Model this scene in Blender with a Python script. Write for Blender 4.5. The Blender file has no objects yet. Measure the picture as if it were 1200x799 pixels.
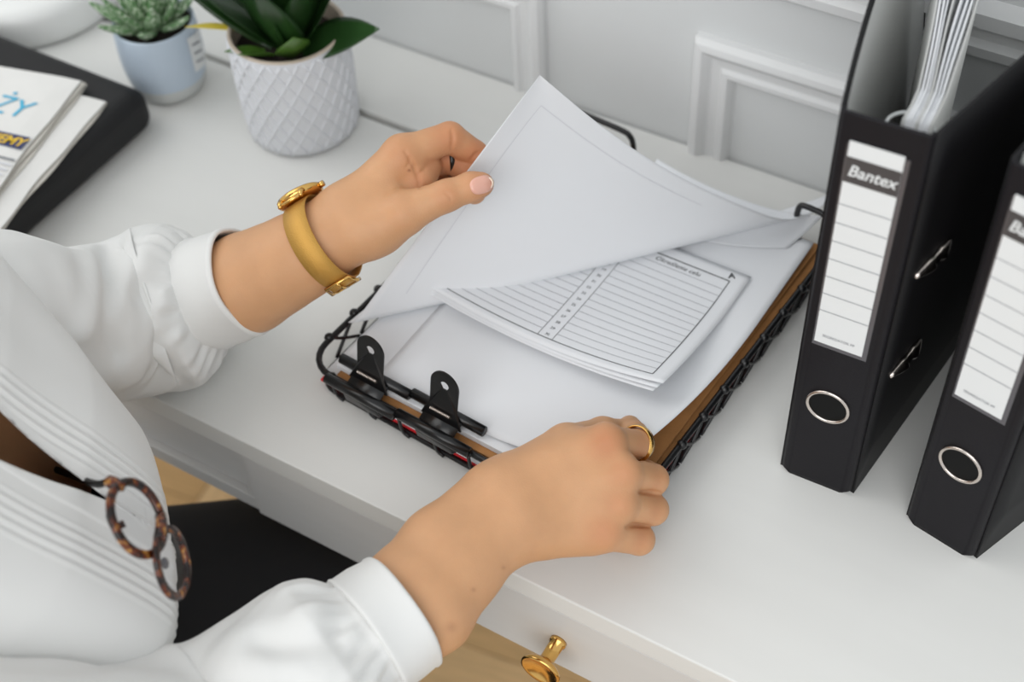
import bpy, bmesh, math, random
import numpy as np
from mathutils import Vector, Matrix

random.seed(7)
scene = bpy.context.scene
COL = scene.collection
T = 0.75                                   # height of the desk top above the floor

# ------------------------------------------------------------------ camera, light, exposure
CAM_LOC = np.array([0.4387, -0.4146, 0.8058 + T])
CAM_ROT = (0.7187, 0.0416, 0.5363)
FPX = 1667.9
cam_data = bpy.data.cameras.new('camera')
cam_data.sensor_width = 36.0
cam_data.lens = FPX / 1200 * 36
cam_data.clip_start = 0.02
cam_data.dof.use_dof = True
cam_data.dof.focus_distance = 0.93
cam_data.dof.aperture_fstop = 4.5
cam = bpy.data.objects.new('camera', cam_data)
cam.location = CAM_LOC
cam.rotation_euler = CAM_ROT
COL.objects.link(cam)
scene.camera = cam

world = bpy.data.worlds.new('room_daylight')
world.use_nodes = True
wb = world.node_tree.nodes['Background']
wb.inputs[0].default_value = (0.93, 0.97, 1.0, 1)
wb.inputs[1].default_value = 0.84
scene.world = world

def area_light(name, loc, target, size, power, color):
    d = bpy.data.lights.new(name, 'AREA')
    d.shape = 'RECTANGLE'
    d.size, d.size_y = size
    d.energy = power
    d.color = color
    o = bpy.data.objects.new(name, d)
    o.location = loc
    v = Vector(target) - Vector(loc)
    o.rotation_euler = v.to_track_quat('-Z', 'Y').to_euler()
    COL.objects.link(o)
area_light('window_daylight', (-1.7, -0.35, T + 2.0), (-0.1, 0.2, T), (1.8, 2.0), 21, (1.0, 0.985, 0.96))
area_light('front_window_daylight', (0.8, -2.0, T + 1.65), (0.05, 0.15, T), (2.2, 1.8), 36, (1.0, 0.99, 0.975))

vs = scene.view_settings
vs.view_transform = 'Standard'
vs.look = 'None'
vs.gamma = 1.0
vs.use_curve_mapping = False
vs.exposure = -0.07

# ------------------------------------------------------------------ helpers
RM = np.array(Matrix.LocRotScale(None, cam.rotation_euler, None).to_3x3())
def at(px, py, depth):
    """point seen at pixel (px, py) of a 1200x799 frame at a depth in metres"""
    return CAM_LOC + depth * (RM @ np.array([(px - 600) / FPX, -(py - 399.5) / FPX, -1.0]))
def onz(px, py, z):
    d = RM @ np.array([(px - 600) / FPX, -(py - 399.5) / FPX, -1.0])
    return CAM_LOC + d * ((z + T - CAM_LOC[2]) / d[2])
def lin(r, g, b):
    f = lambda c: (c / 255 / 12.92) if c / 255 <= 0.04045 else ((c / 255 + 0.055) / 1.055) ** 2.4
    return (f(r), f(g), f(b), 1)

def mat(name, col, rough=0.5, metal=0.0, noise=0.0, nscale=30, bump=0.0, bscale=200, spec=0.5, coat=0.0, sss=0.0, trans=0.0, sheen=0.0, stretch=None):
    m = bpy.data.materials.new(name)
    m.use_nodes = True
    nt = m.node_tree
    b = nt.nodes['Principled BSDF']
    b.inputs['Base Color'].default_value = col
    b.inputs['Roughness'].default_value = rough
    b.inputs['Metallic'].default_value = metal
    b.inputs['Specular IOR Level'].default_value = spec
    b.inputs['Coat Weight'].default_value = coat
    b.inputs['Transmission Weight'].default_value = trans
    b.inputs['Sheen Weight'].default_value = sheen
    if sss:
        b.inputs['Subsurface Weight'].default_value = sss
        b.inputs['Subsurface Radius'].default_value = (1.0, 0.4, 0.2)
        b.inputs['Subsurface Scale'].default_value = 0.004
    if noise or bump:
        tc = nt.nodes.new('ShaderNodeTexCoord')
        mp = nt.nodes.new('ShaderNodeMapping')
        nt.links.new(tc.outputs['Object'], mp.inputs[0])
        if stretch: mp.inputs['Scale'].default_value = stretch
    if noise:
        n = nt.nodes.new('ShaderNodeTexNoise')
        n.inputs['Scale'].default_value = nscale
        n.inputs['Detail'].default_value = 4
        nt.links.new(mp.outputs[0], n.inputs['Vector'])
        r = nt.nodes.new('ShaderNodeValToRGB')
        r.color_ramp.elements[0].position = 0.3
        r.color_ramp.elements[1].position = 0.7
        r.color_ramp.elements[0].color = tuple(c * (1 - noise) for c in col[:3]) + (1,)
        r.color_ramp.elements[1].color = tuple(min(1, c * (1 + noise)) for c in col[:3]) + (1,)
        nt.links.new(n.outputs['Fac'], r.inputs[0])
        nt.links.new(r.outputs[0], b.inputs['Base Color'])
    if bump:
        n2 = nt.nodes.new('ShaderNodeTexNoise')
        n2.inputs['Scale'].default_value = bscale
        n2.inputs['Detail'].default_value = 3
        nt.links.new(mp.outputs[0], n2.inputs['Vector'])
        bp = nt.nodes.new('ShaderNodeBump')
        bp.inputs['Strength'].default_value = bump
        bp.inputs['Distance'].default_value = 0.001
        nt.links.new(n2.outputs['Fac'], bp.inputs['Height'])
        nt.links.new(bp.outputs[0], b.inputs['Normal'])
    return m

def link(o, parent=None):
    COL.objects.link(o)
    if parent is not None: o.parent = parent
    return o
def mesh(name, V, F, m, parent=None, smooth=True, bevel=0.0, solid=0.0, subsurf=0, solid_offset=0.0):
    me = bpy.data.meshes.new(name)
    me.from_pydata([tuple(map(float, v)) for v in V], [], [tuple(map(int, f)) for f in F])
    me.update()
    if m is not None: me.materials.append(m)
    if smooth: me.polygons.foreach_set('use_smooth', [True] * len(me.polygons))
    o = bpy.data.objects.new(name, me)
    link(o, parent)
    if solid:
        s = o.modifiers.new('solid', 'SOLIDIFY'); s.thickness = solid; s.offset = solid_offset
    if bevel:
        b = o.modifiers.new('bevel', 'BEVEL'); b.width = bevel; b.segments = 2; b.limit_method = 'ANGLE'
    if subsurf:
        s = o.modifiers.new('sub', 'SUBSURF'); s.levels = subsurf; s.render_levels = subsurf
    return o
def thing(name, label, cat, group=None, loc=None):
    o = bpy.data.objects.new(name, None)
    o.empty_display_size = 0.02
    COL.objects.link(o)
    return tag(o, label, cat, group)
def tag(o, label, cat, group=None):
    o['label'] = label; o['category'] = cat
    if group: o['group'] = group
    return o
def struct(o):
    o['kind'] = 'structure'; return o

class G:
    """geometry collector"""
    def __init__(s): s.V = []; s.F = []
    def add(s, V, F):
        n = len(s.V); s.V += [tuple(v) for v in V]; s.F += [tuple(i + n for i in f) for f in F]; return s
    def box(s, lo, hi, M=None):
        x0, y0, z0 = lo; x1, y1, z1 = hi
        V = [(x0, y0, z0), (x1, y0, z0), (x1, y1, z0), (x0, y1, z0), (x0, y0, z1), (x1, y0, z1), (x1, y1, z1), (x0, y1, z1)]
        if M is not None: V = [tuple(M @ Vector(v)) for v in V]
        return s.add(V, [(3, 2, 1, 0), (4, 5, 6, 7), (0, 1, 5, 4), (1, 2, 6, 5), (2, 3, 7, 6), (3, 0, 4, 7)])
    def tube(s, path, r, seg=8, closed=False, flat=None):
        P = [np.array(q, float) for q in path]; n = len(P)
        R = [r] * n if np.isscalar(r) else list(r)
        tang = []
        for i in range(n):
            a = P[(i - 1) % n] if (closed or i > 0) else P[i]
            b = P[(i + 1) % n] if (closed or i < n - 1) else P[i]
            t = b - a; tang.append(t / (np.linalg.norm(t) + 1e-12))
        ref = np.array([0, 0, 1.0]) if abs(tang[0][2]) < 0.9 else np.array([1.0, 0, 0])
        u = ref - tang[0] * (ref @ tang[0]); u /= np.linalg.norm(u)
        V = []
        for i in range(n):
            u = u - tang[i] * (u @ tang[i]); u /= np.linalg.norm(u)
            w = np.cross(tang[i], u)
            for k in range(seg):
                a = 2 * math.pi * k / seg
                V.append(P[i] + R[i] * (math.cos(a) * u + math.sin(a) * w))
        F = []
        for i in range(n if closed else n - 1):
            j = (i + 1) % n
            for k in range(seg):
                l = (k + 1) % seg
                F.append((i * seg + k, i * seg + l, j * seg + l, j * seg + k))
        if not closed:
            F.append(tuple(range(seg - 1, -1, -1))); F.append(tuple((n - 1) * seg + k for k in range(seg)))
        return s.add(V, F)
    def lathe(s, prof, c=(0, 0, 0), seg=48, M=None, cap=True):
        V = []; n = len(prof)
        for (r, z) in prof:
            for k in range(seg):
                a = 2 * math.pi * k / seg
                v = Vector((r * math.cos(a), r * math.sin(a), z))
                if M is not None: v = M @ v
                V.append((v.x + c[0], v.y + c[1], v.z + c[2]))
        F = []
        for i in range(n - 1):
            for k in range(seg):
                l = (k + 1) % seg
                F.append((i * seg + k, i * seg + l, (i + 1) * seg + l, (i + 1) * seg + k))
        if cap:
            F.append(tuple(range(seg - 1, -1, -1))); F.append(tuple((n - 1) * seg + k for k in range(seg)))
        return s.add(V, F)
    def sphere(s, c, r, seg=10, rings=6):
        prof = [(max(1e-5, r * math.sin(math.pi * i / rings)), -r * math.cos(math.pi * i / rings)) for i in range(rings + 1)]
        return s.lathe(prof, c, seg, cap=False)
    def grid(s, f, nu, nv, wrap=False):
        V = [f(i / nu, j / nv) for j in range(nv + 1) for i in range(nu if wrap else nu + 1)]
        w = nu if wrap else nu + 1
        F = [(j * w + i, j * w + (i + 1) % w, (j + 1) * w + (i + 1) % w, (j + 1) * w + i) for j in range(nv) for i in range(nu)]
        return s.add(V, F)
    def build(s, name, m, parent=None, **k): return mesh(name, s.V, s.F, m, parent, **k)

def text_geo(body, size, align='LEFT', bold=0.0, shear=0.0):
    """flat lettering as (verts, faces) in its own xy plane"""
    c = bpy.data.curves.new('lettering', 'FONT')
    c.body = body; c.size = size; c.align_x = align; c.align_y = 'CENTER'
    c.offset = bold; c.shear = shear; c.resolution_u = 3
    o = bpy.data.objects.new('lettering', c)
    COL.objects.link(o)
    dg = bpy.context.evaluated_depsgraph_get()
    me = bpy.data.meshes.new_from_object(o.evaluated_get(dg))
    V = [tuple(v.co) for v in me.vertices]; F = [tuple(p.vertices) for p in me.polygons]
    bpy.data.objects.remove(o); bpy.data.curves.remove(c); bpy.data.meshes.remove(me)
    return V, F
def spline(pts, n):
    """Catmull-Rom through points"""
    P = [np.array(q, float) for q in pts]
    P = [2 * P[0] - P[1]] + P + [2 * P[-1] - P[-2]]
    out = []; m = len(P) - 3
    for k in range(n + 1):
        x = min(k / n * m, m - 1e-9); i = int(x); t = x - i
        a, b, c, d = P[i:i + 4]
        out.append(0.5 * ((2 * b) + (c - a) * t + (2 * a - 5 * b + 4 * c - d) * t * t + (3 * b - a - 3 * c + d) * t ** 3))
    return out
def sstep(a, b, x):
    t = np.clip((np.asarray(x, float) - a) / (b - a), 0, 1); return t * t * (3 - 2 * t)

# ---- implicit surfaces for bodies
def cone(Q, a, b, ra, rb):
    a = np.asarray(a, np.float32); b = np.asarray(b, np.float32)
    ba = b - a; pa = Q - a
    h = np.clip((pa @ ba) / max(1e-12, float(ba @ ba)), 0, 1)
    return np.linalg.norm(pa - h[:, None] * ba, axis=1) - (ra + h * (rb - ra))
def smin(a, b, k):
    h = np.clip(0.5 + 0.5 * (b - a) / k, 0, 1)
    return b + (a - b) * h - k * h * (1 - h)
def chain(Q, pts, rs, k=0.004):
    d = None
    for i in range(len(pts) - 1):
        e = cone(Q, pts[i], pts[i + 1], rs[i], rs[i + 1])
        d = e if d is None else smin(d, e, k)
    return d
def nets(fn, lo, hi, h, axes=np.eye(3)):
    """naive surface nets of fn(points) < 0 inside an oriented box (axes in rows)"""
    lo = np.array(lo, float); hi = np.array(hi, float)
    n = (np.ceil((hi - lo) / h / 4).astype(int)) * 4 + 1
    def pts(idx): return ((lo + idx * h) @ axes).astype(np.float32)
    nc = (n - 1) // 4
    ci = np.stack(np.meshgrid(*[np.arange(k + 1) for k in nc], indexing='ij'), -1).reshape(-1, 3)
    cv = fn(pts(ci * 4)).reshape(nc + 1)
    V = np.kron(cv, np.ones((4, 4, 4), np.float32))[:n[0], :n[1], :n[2]].copy()
    # offset so that kron blocks are centred on the coarse node
    V = np.full(n, 0.0, np.float32)
    gi = [np.clip((np.arange(k) + 2) // 4, 0, c) for k, c in zip(n, nc)]
    V = cv[np.ix_(*gi)].astype(np.float32)
    near = np.argwhere(np.abs(V) < 4.2 * h)
    V[tuple(near.T)] = fn(pts(near))
    ins = V < 0
    c = np.zeros(n - 1, np.int8)
    for dx in (0, 1):
        for dy in (0, 1):
            for dz in (0, 1):
                c += ins[dx:n[0] - 1 + dx, dy:n[1] - 1 + dy, dz:n[2] - 1 + dz]
    act = np.argwhere((c > 0) & (c < 8))
    idm = -np.ones(n - 1, np.int64); idm[tuple(act.T)] = np.arange(len(act))
    acc = np.zeros((len(act), 3)); cnt = np.zeros(len(act))
    corners = [(a, b, d) for a in (0, 1) for b in (0, 1) for d in (0, 1)]
    for p in corners:
        for ax in range(3):
            if p[ax]: continue
            q = list(p); q[ax] = 1
            va = V[tuple((act + p).T)]; vb = V[tuple((act + q).T)]
            m = (va < 0) != (vb < 0)
            t = va[m] / (va[m] - vb[m])
            pos = np.tile(np.array(p, float), (m.sum(), 1)); pos[:, ax] += t
            acc[m] += pos; cnt[m] += 1
    verts = (lo + (act + acc / cnt[:, None]) * h) @ axes
    faces = []
    for ax in range(3):
        u, w = [(1, 2), (2, 0), (0, 1)][ax]
        sl = [slice(None)] * 3; sl[ax] = slice(0, n[ax] - 1); sh = list(sl); sh[ax] = slice(1, n[ax])
        a = ins[tuple(sl)]; b = ins[tuple(sh)]
        e = np.argwhere(a != b)
        ok = (e[:, u] > 0) & (e[:, w] > 0) & (e[:, u] < n[u] - 1) & (e[:, w] < n[w] - 1)
        e = e[ok]; s = a[tuple(e.T)]
        ids = []
        for du, dw in ((-1, -1), (0, -1), (0, 0), (-1, 0)):
            f = e.copy(); f[:, u] += du; f[:, w] += dw
            ids.append(idm[tuple(f.T)])
        q = np.stack(ids, 1)
        q[~s] = q[~s][:, ::-1]
        faces.append(q)
    return verts, np.concatenate(faces)

# ------------------------------------------------------------------ materials
M_wall = mat('painted_wall', lin(214, 216, 216), 0.6, noise=0.01, nscale=6, bump=0.05, bscale=300)
M_trim = mat('painted_moulding', lin(222, 223, 223), 0.5)
M_desk = mat('white_lacquered_wood', lin(221, 221, 218), 0.5, noise=0.012, nscale=5, bump=0.03, bscale=160, stretch=(1, 8, 8))
M_deskfront = mat('white_lacquered_front', lin(208, 207, 205), 0.45, noise=0.015, nscale=6, stretch=(1, 1, 14))
M_gap = mat('grey_gap', lin(150, 147, 142), 0.8)
M_paper = mat('white_paper', lin(229, 231, 234), 0.75, noise=0.006, nscale=9)
M_print = mat('black_print', lin(40, 40, 44), 0.8)
M_printgrey = mat('grey_print', lin(128, 130, 136), 0.8)
M_printfaint = mat('faint_print', lin(214, 215, 220), 0.8)
M_kraft = mat('kraft_card', lin(166, 116, 66), 0.75, noise=0.10, nscale=120)
M_red = mat('red_card', lin(214, 30, 40), 0.5)
M_wire = mat('black_coated_wire', lin(16, 16, 18), 0.32)
M_clip = mat('black_clip_metal', lin(14, 14, 15), 0.28)
M_binder = mat('black_binder_plastic', lin(22, 20, 24), 0.55, bump=0.12, bscale=900, spec=0.22)
M_bindercover = mat('black_binder_cover', lin(13, 12, 15), 0.6, bump=0.12, bscale=900, spec=0.3)
M_lining = mat('grey_binder_lining', lin(196, 197, 195), 0.6)
M_band = mat('dark_label_band', lin(70, 66, 66), 0.6)
M_white = mat('white_print', lin(224, 226, 226), 0.6)
M_pocket = mat('clear_pocket', lin(86, 84, 88), 0.2)
M_nickel = mat('nickel_metal', lin(214, 204, 196), 0.2, metal=1.0)
M_wirering = mat('steel_ring', lin(205, 208, 208), 0.3, metal=0.8)
M_gold = mat('polished_gold', lin(226, 180, 104), 0.17, metal=1.0)
M_mesh = mat('gold_mesh_band', lin(206, 158, 78), 0.45, metal=0.55, bump=0.5, bscale=1500)
M_watchface = mat('watch_dial', lin(236, 226, 196), 0.15)
M_black = mat('black_plastic', lin(9, 9, 9), 0.5, spec=0.15)
M_case = mat('black_case', lin(10, 9, 12), 0.6, noise=0.1, nscale=40)
M_news = mat('newsprint', lin(228, 227, 224), 0.85, noise=0.02, nscale=40)
M_newsedge = mat('newsprint_inner', lin(206, 202, 194), 0.85)
M_cyan = mat('cyan_ink', lin(70, 178, 214), 0.8)
M_navy = mat('navy_ink', lin(52, 62, 104), 0.8)
M_yellow = mat('yellow_ink', lin(230, 190, 60), 0.8)
M_bluepot = mat('pale_blue_glaze', lin(184, 198, 212), 0.3, noise=0.02, nscale=20)
M_greypot = mat('raw_pot_foot', lin(196, 199, 198), 0.6)
M_whitepot = mat('white_ceramic', lin(220, 222, 226), 0.45)
M_rimclay = mat('beige_rim', lin(190, 176, 160), 0.6)
M_soil = mat('dark_soil', lin(34, 25, 20), 0.95, noise=0.4, nscale=200, bump=0.8, bscale=300)
M_leaf = mat('dark_green_leaf', lin(36, 66, 30), 0.32, noise=0.25, nscale=30, coat=0.15)
M_leaf2 = mat('mid_green_leaf', lin(78, 116, 44), 0.35, noise=0.25, nscale=40)
M_leafyellow = mat('yellow_leaf_tip', lin(206, 186, 52), 0.45)
M_succ = mat('succulent_green', lin(92, 136, 92), 0.4, noise=0.35, nscale=300)
M_lamp = mat('white_enamel', lin(232, 233, 231), 0.35)
M_oak = [mat('oak_plank_' + k, lin(*c), 0.45, noise=0.12, nscale=18, stretch=(1, 12, 1)) for k, c in (('a', (214, 178, 128)), ('b', (204, 166, 114)), ('c', (222, 188, 140)))]
M_subfloor = mat('subfloor', lin(120, 92, 60), 0.8)
M_blouse = mat('white_crepe', lin(222, 222, 220), 0.75, bump=0.06, bscale=1200, sheen=0.1)
M_trouser = mat('black_wool', lin(13, 12, 14), 0.9)
M_seat = mat('grey_seat', lin(90, 90, 92), 0.8)
M_hair = mat('brown_hair', lin(60, 40, 28), 0.5)
M_nail = mat('fingernail', lin(222, 170, 152), 0.25, sss=0.1)
M_nailtip = mat('fingernail_tip', lin(236, 214, 194), 0.3)

def w(x, y, z): return (x, y, z + T)

# ------------------------------------------------------------------ the room
WY = 0.4385
g = G().box((-2.2, WY, 0), (1.8, WY + 0.1, 2.6))
wall = struct(g.build('wall_back', M_wall, smooth=False))
def frame_strip(prof, x0, x1, z0, z1):
    """mitred moulding frame on the wall; prof = [(inset, proud)]"""
    g = G(); V = []; n = len(prof)
    for (ins, pr) in prof:
        for (x, z) in ((x0 + ins, z0 + ins), (x1 - ins, z0 + ins), (x1 - ins, z1 - ins), (x0 + ins, z1 - ins)):
            V.append(w(x, WY - pr, z))
    F = [(i * 4 + k, i * 4 + (k + 1) % 4, (i + 1) * 4 + (k + 1) % 4, (i + 1) * 4 + k) for i in range(n - 1) for k in range(4)]
    return g.add(V, F)
outer = [(0, 0), (0.0, 0.006), (0.003, 0.011), (0.009, 0.012), (0.013, 0.009), (0.016, 0.006), (0.024, 0.005), (0.026, 0.008), (0.031, 0.008), (0.034, 0.004), (0.036, 0.0)]
for x0, x1 in ((-0.82, -0.0693), (0.0692, 0.82)):
    frame_strip(outer, x0, x1, -0.55, 0.117).build('panel_moulding', M_trim, wall, bevel=0.0008, smooth=False)
rail = [(0.172, 0), (0.172, 0.006), (0.178, 0.013), (0.186, 0.014), (0.190, 0.009), (0.198, 0.009), (0.203, 0.016), (0.214, 0.016), (0.217, 0.0)]
V = [w(x, WY - pr, z) for (z, pr) in rail for x in (-2.2, 1.8)]
struct(G().add(V, [(2 * i, 2 * i + 1, 2 * i + 3, 2 * i + 2) for i in range(len(rail) - 1)]).build('trim_1', M_trim, smooth=False))

floor = struct(G().box((-2.2, -1.6, -0.06), (1.8, WY, -0.012)).build('floor', M_subfloor, smooth=False))
PL, PW = 0.42, 0.07
pm = G().box((0.0008, 0.0008, 0), (PL - 0.0008, PW - 0.0008, 0.012)).build('plank', M_oak[0], floor, bevel=0.0006, smooth=False)
planks = []
first = True
for i in range(-60, 61):
    for j in range(-8, 9):
        ox = i * PW + j * PL; oy = i * PW - j * PL
        for k in (0, 1):
            if k == 0: lx, ly, rz = ox, oy, 0.0
            else: lx, ly, rz = ox, oy + PW, math.pi / 2
            th = 0.15
            if k == 1: lx = ox + PW
            X = math.cos(th) * lx - math.sin(th) * ly - 0.3; Y = math.sin(th) * lx + math.cos(th) * ly + 0.1
            ends = [(X + a * math.cos(th + rz) - b * math.sin(th + rz), Y + a * math.sin(th + rz) + b * math.cos(th + rz)) for a in (0, PL) for b in (0, PW)]
            if max(e[1] for e in ends) > WY + 0.09 or max(e[1] for e in ends) < -1.0 or max(e[0] for e in ends) < -1.5 or min(e[0] for e in ends) > 1.0: continue
            if first: o = pm; first = False
            else:
                o = pm.copy(); o.data = pm.data; link(o, floor)
            o.location = (X, Y, -0.012); o.rotation_euler = (0, 0, th + rz)
            planks.append(o)
alt = []
for k in (1, 2):
    d = pm.data.copy(); d.materials[0] = M_oak[k]; alt.append(d)
for i, o in enumerate(planks):
    r = random.random()
    if r > 0.66: o.data = alt[0]
    elif r > 0.33: o.data = alt[1]

# ------------------------------------------------------------------ desk
desk = thing('writing_desk', 'white painted writing desk with brass knobbed drawer standing against panelled wall', 'desk')
X0, X1 = -0.98, 0.78
G().box(w(X0, 0.0, -0.021), w(X1, 0.3375, 0)).build('worktop', M_desk, desk, smooth=False, bevel=0.0012)
G().box(w(X0, 0.3445, -0.021), w(X1, WY - 0.002, 0)).build('back_board', M_desk, desk, smooth=False, bevel=0.0015)
G().box(w(X0 + 0.01, 0.325, -0.05), w(X1 - 0.01, 0.36, -0.0212)).build('back_rail', M_gap, desk, smooth=False)
dr = G().box(w(-0.078, 0.001, -0.0965), w(X1 - 0.04, 0.019, -0.0225)).build('drawer_front', M_deskfront, desk, smooth=False, bevel=0.001)
# brass knob: stem, washer and dished head
kc = Vector(w(0.187, 0.001, -0.061))
KM = Matrix.Translation(kc) @ Matrix.Rotation(math.radians(90), 4, 'X')
prof = [(0.0001, 0.0), (0.0062, 0.0), (0.0062, 0.003), (0.0052, 0.0035), (0.0052, 0.016), (0.0062, 0.0185), (0.0115, 0.021), (0.0142, 0.0235), (0.0148, 0.0255), (0.0142, 0.027), (0.0125, 0.0262), (0.008, 0.0236), (0.0001, 0.0228)]
G().lathe(prof, seg=40, M=KM, cap=False).build('knob', M_gold, dr)
# left bay: lower rail, recessed drawer panel, divider
lb = G().box(w(X0 + 0.05, 0.004, -0.0985), w(-0.0795, 0.022, -0.083)).build('lower_rail', M_deskfront, desk, smooth=False, bevel=0.001)
pn = G().box(w(X0 + 0.05, 0.010, -0.0825), w(-0.0885, 0.020, -0.0225)).build('drawer_panel', M_deskfront, desk, smooth=False, bevel=0.001)
G().box(w(-0.0865, 0.004, -0.0825), w(-0.0795, 0.022, -0.0225)).build('divider', M_deskfront, desk, smooth=False, bevel=0.0006)
for x in (X0 + 0.005, X1 - 0.035):
    G().box(w(x, 0.02, -0.1), w(x + 0.03, 0.40, -0.0225)).build('side_rail', M_deskfront, desk, smooth=False)
for x in (X0 + 0.005, X1 - 0.046):
    for y in (0.022, 0.385):
        G().box((x, y, 0), (x + 0.04, y + 0.04, T - 0.1005)).build('leg', M_deskfront, desk, smooth=False, bevel=0.002)

# ------------------------------------------------------------------ wire tray
a_t = math.radians(-4.5)
tO = np.array([-0.0588, 0.0668]); tex = np.array([math.cos(a_t), math.sin(a_t)]); tey = np.array([-math.sin(a_t), math.cos(a_t)])
TW, TD = 0.2636, 0.315
def tr(x, y, z):
    q = tO + x * tex + y * tey
    return (q[0], q[1], z + T)
tray = thing('letter_tray', 'black wire letter tray stacked with papers in middle of the desk', 'tray')
def rrect(x0, x1, y0, y1, r, z, n=6):
    P = []
    for cx, cy, a0 in ((x1 - r, y0 + r, -90), (x1 - r, y1 - r, 0), (x0 + r, y1 - r, 90), (x0 + r, y0 + r, 180)):
        for k in range(n + 1):
            a = math.radians(a0 + 90 * k / n); P.append((cx + r * math.cos(a), cy + r * math.sin(a), z))
    return P
RZ = 0.0255
# rim: rounded at the front corners, dipping in a cut-out along the back between two raised loops
rim = []
for (x, y, z) in rrect(0, TW, 0, TD, 0.022, RZ):
    if y < TD - 0.012: rim.append((x, y, z))
i0 = next(i for i, q in enumerate(rim) if q[0] < TW / 2 and q[1] > TD / 2)
back = spline([(TW, TD - 0.03, RZ), (TW, TD - 0.004, 0.035), (TW - 0.004, TD, 0.047), (TW - 0.028, TD, 0.050), (TW - 0.034, TD, 0.044), (TW - 0.036, TD, 0.018), (TW - 0.045, TD, 0.010), (TW / 2, TD, 0.0095),
               (0.096, TD, 0.010), (0.084, TD, 0.018), (0.081, TD, 0.040), (0.078, TD, 0.0465), (0.071, TD, 0.0495), (0.040, TD, 0.050), (0.012, TD, 0.050), (0.002, TD - 0.001, 0.046), (0.0, TD - 0.008, 0.036), (0, TD - 0.03, RZ)], 60)
front = [q for q in rim if q[1] < TD / 2]
# order: front-left corner ... front-right corner, then back
fl = [q for q in front if q[0] < TW / 2]; fr = [q for q in front if q[0] >= TW / 2]
path = fl + fr + [tuple(q) for q in back]
G().tube([tr(*q) for q in path], 0.0024, 10, closed=True).build('rim_wire', M_wire, tray)
G().tube([tr(*q) for q in rrect(0.003, TW - 0.003, 0.003, TD - 0.003, 0.018, 0.0022)], 0.002, 8, closed=True).build('base_wire', M_wire, tray)
for k in range(9):
    x = 0.02 + k * (TW - 0.04) / 8
    G().tube([tr(x, 0.002, 0.0024), tr(x, TD - 0.002, 0.0024)], 0.0014, 6).build('base_rod', M_wire, tray)
def zigzag(side):
    nseg = 9 if side in 'lr' else 7
    L = TD - 0.055 if side in 'lr' else TW - 0.05
    st = L / nseg
    def pt(s, z):
        inset = 0.0015 if z < 0.01 else 0.0
        if side == 'r': return tr(TW + 0.001 - inset, 0.027 + s, z)
        if side == 'l': return tr(-0.001 + inset, 0.027 + s, z)
        return tr(0.025 + s, -0.001 + inset, z)
    for k in range(nseg + 1):
        s = k * st
        g = G()
        up = pt(s, RZ + 0.001)
        if side == 'f':
            g.tube(spline([pt(s - 0.001, RZ + 0.002), pt(s, 0.014), pt(s + 0.001, 0.004), pt(s + 0.006, 0.0022)], 8), 0.0014, 6)
        else:
            lo1 = pt(s + st * 0.98, 0.0026); 
            if k < nseg:
                g.tube(spline([up, pt(s + st * 0.45, 0.0135), lo1], 6), 0.0014, 6)
                g.tube(spline([pt(s + st, RZ + 0.001), pt(s + st * 0.55, 0.0135), pt(s + st * 0.06, 0.0026)], 6), 0.0014, 6)
        g.sphere(up, 0.0038, 8, 6)
        g.build('side_wire', M_wire, tray)
for s in 'rlf': zigzag(s)

# ------------------------------------------------------------------ papers in the tray
def plate(name, x0, x1, y0, y1, z0, z1, m, yaw=0.0, parent=None, bevel=0.0003):
    """flat stack in tray coordinates"""
    cx, cy = (x0 + x1) / 2, (y0 + y1) / 2
    def f(x, y, z):
        dx, dy = x - cx, y - cy
        return tr(cx + dx * math.cos(yaw) - dy * math.sin(yaw), cy + dx * math.sin(yaw) + dy * math.cos(yaw), z)
    V = [f(x, y, z) for z in (z0, z1) for (x, y) in ((x0, y0), (x1, y0), (x1, y1), (x0, y1))]
    return G().add(V, [(3, 2, 1, 0), (4, 5, 6, 7), (0, 1, 5, 4), (1, 2, 6, 5), (2, 3, 7, 6), (3, 0, 4, 7)]).build(name, m, parent, smooth=False, bevel=bevel)
tag(plate('red_folder', 0.006, TW - 0.0045, 0.0042, 0.309, 0.0042, 0.0062, M_red), 'thin red card folder at very bottom of the wire tray', 'folder')
tag(plate('paper_ream', 0.012, 0.257, 0.0050, 0.303, 0.0064, 0.0182, M_paper), 'thick white paper pile between red folder and kraft folder', 'paper stack')
kf = thing('kraft_folder', 'brown kraft card folder showing along right side of the tray', 'folder')
plate('lower_flap', 0.022, TW - 0.004, 0.004, 0.310, 0.0184, 0.0196, M_kraft, parent=kf)
plate('upper_flap', 0.024, TW - 0.008, 0.005, 0.308, 0.0222, 0.0234, M_kraft, yaw=0.01, parent=kf)
plate('inner_sheet', 0.026, TW - 0.012, 0.010, 0.303, 0.0198, 0.0220, M_kraft, yaw=-0.004, parent=kf)
tag(plate('paper_pile', 0.020, 0.232, 0.010, 0.290, 0.0236, 0.0288, M_paper, yaw=0.012), 'white paper pile with fanned front left corner inside wire tray', 'paper stack')

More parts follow.
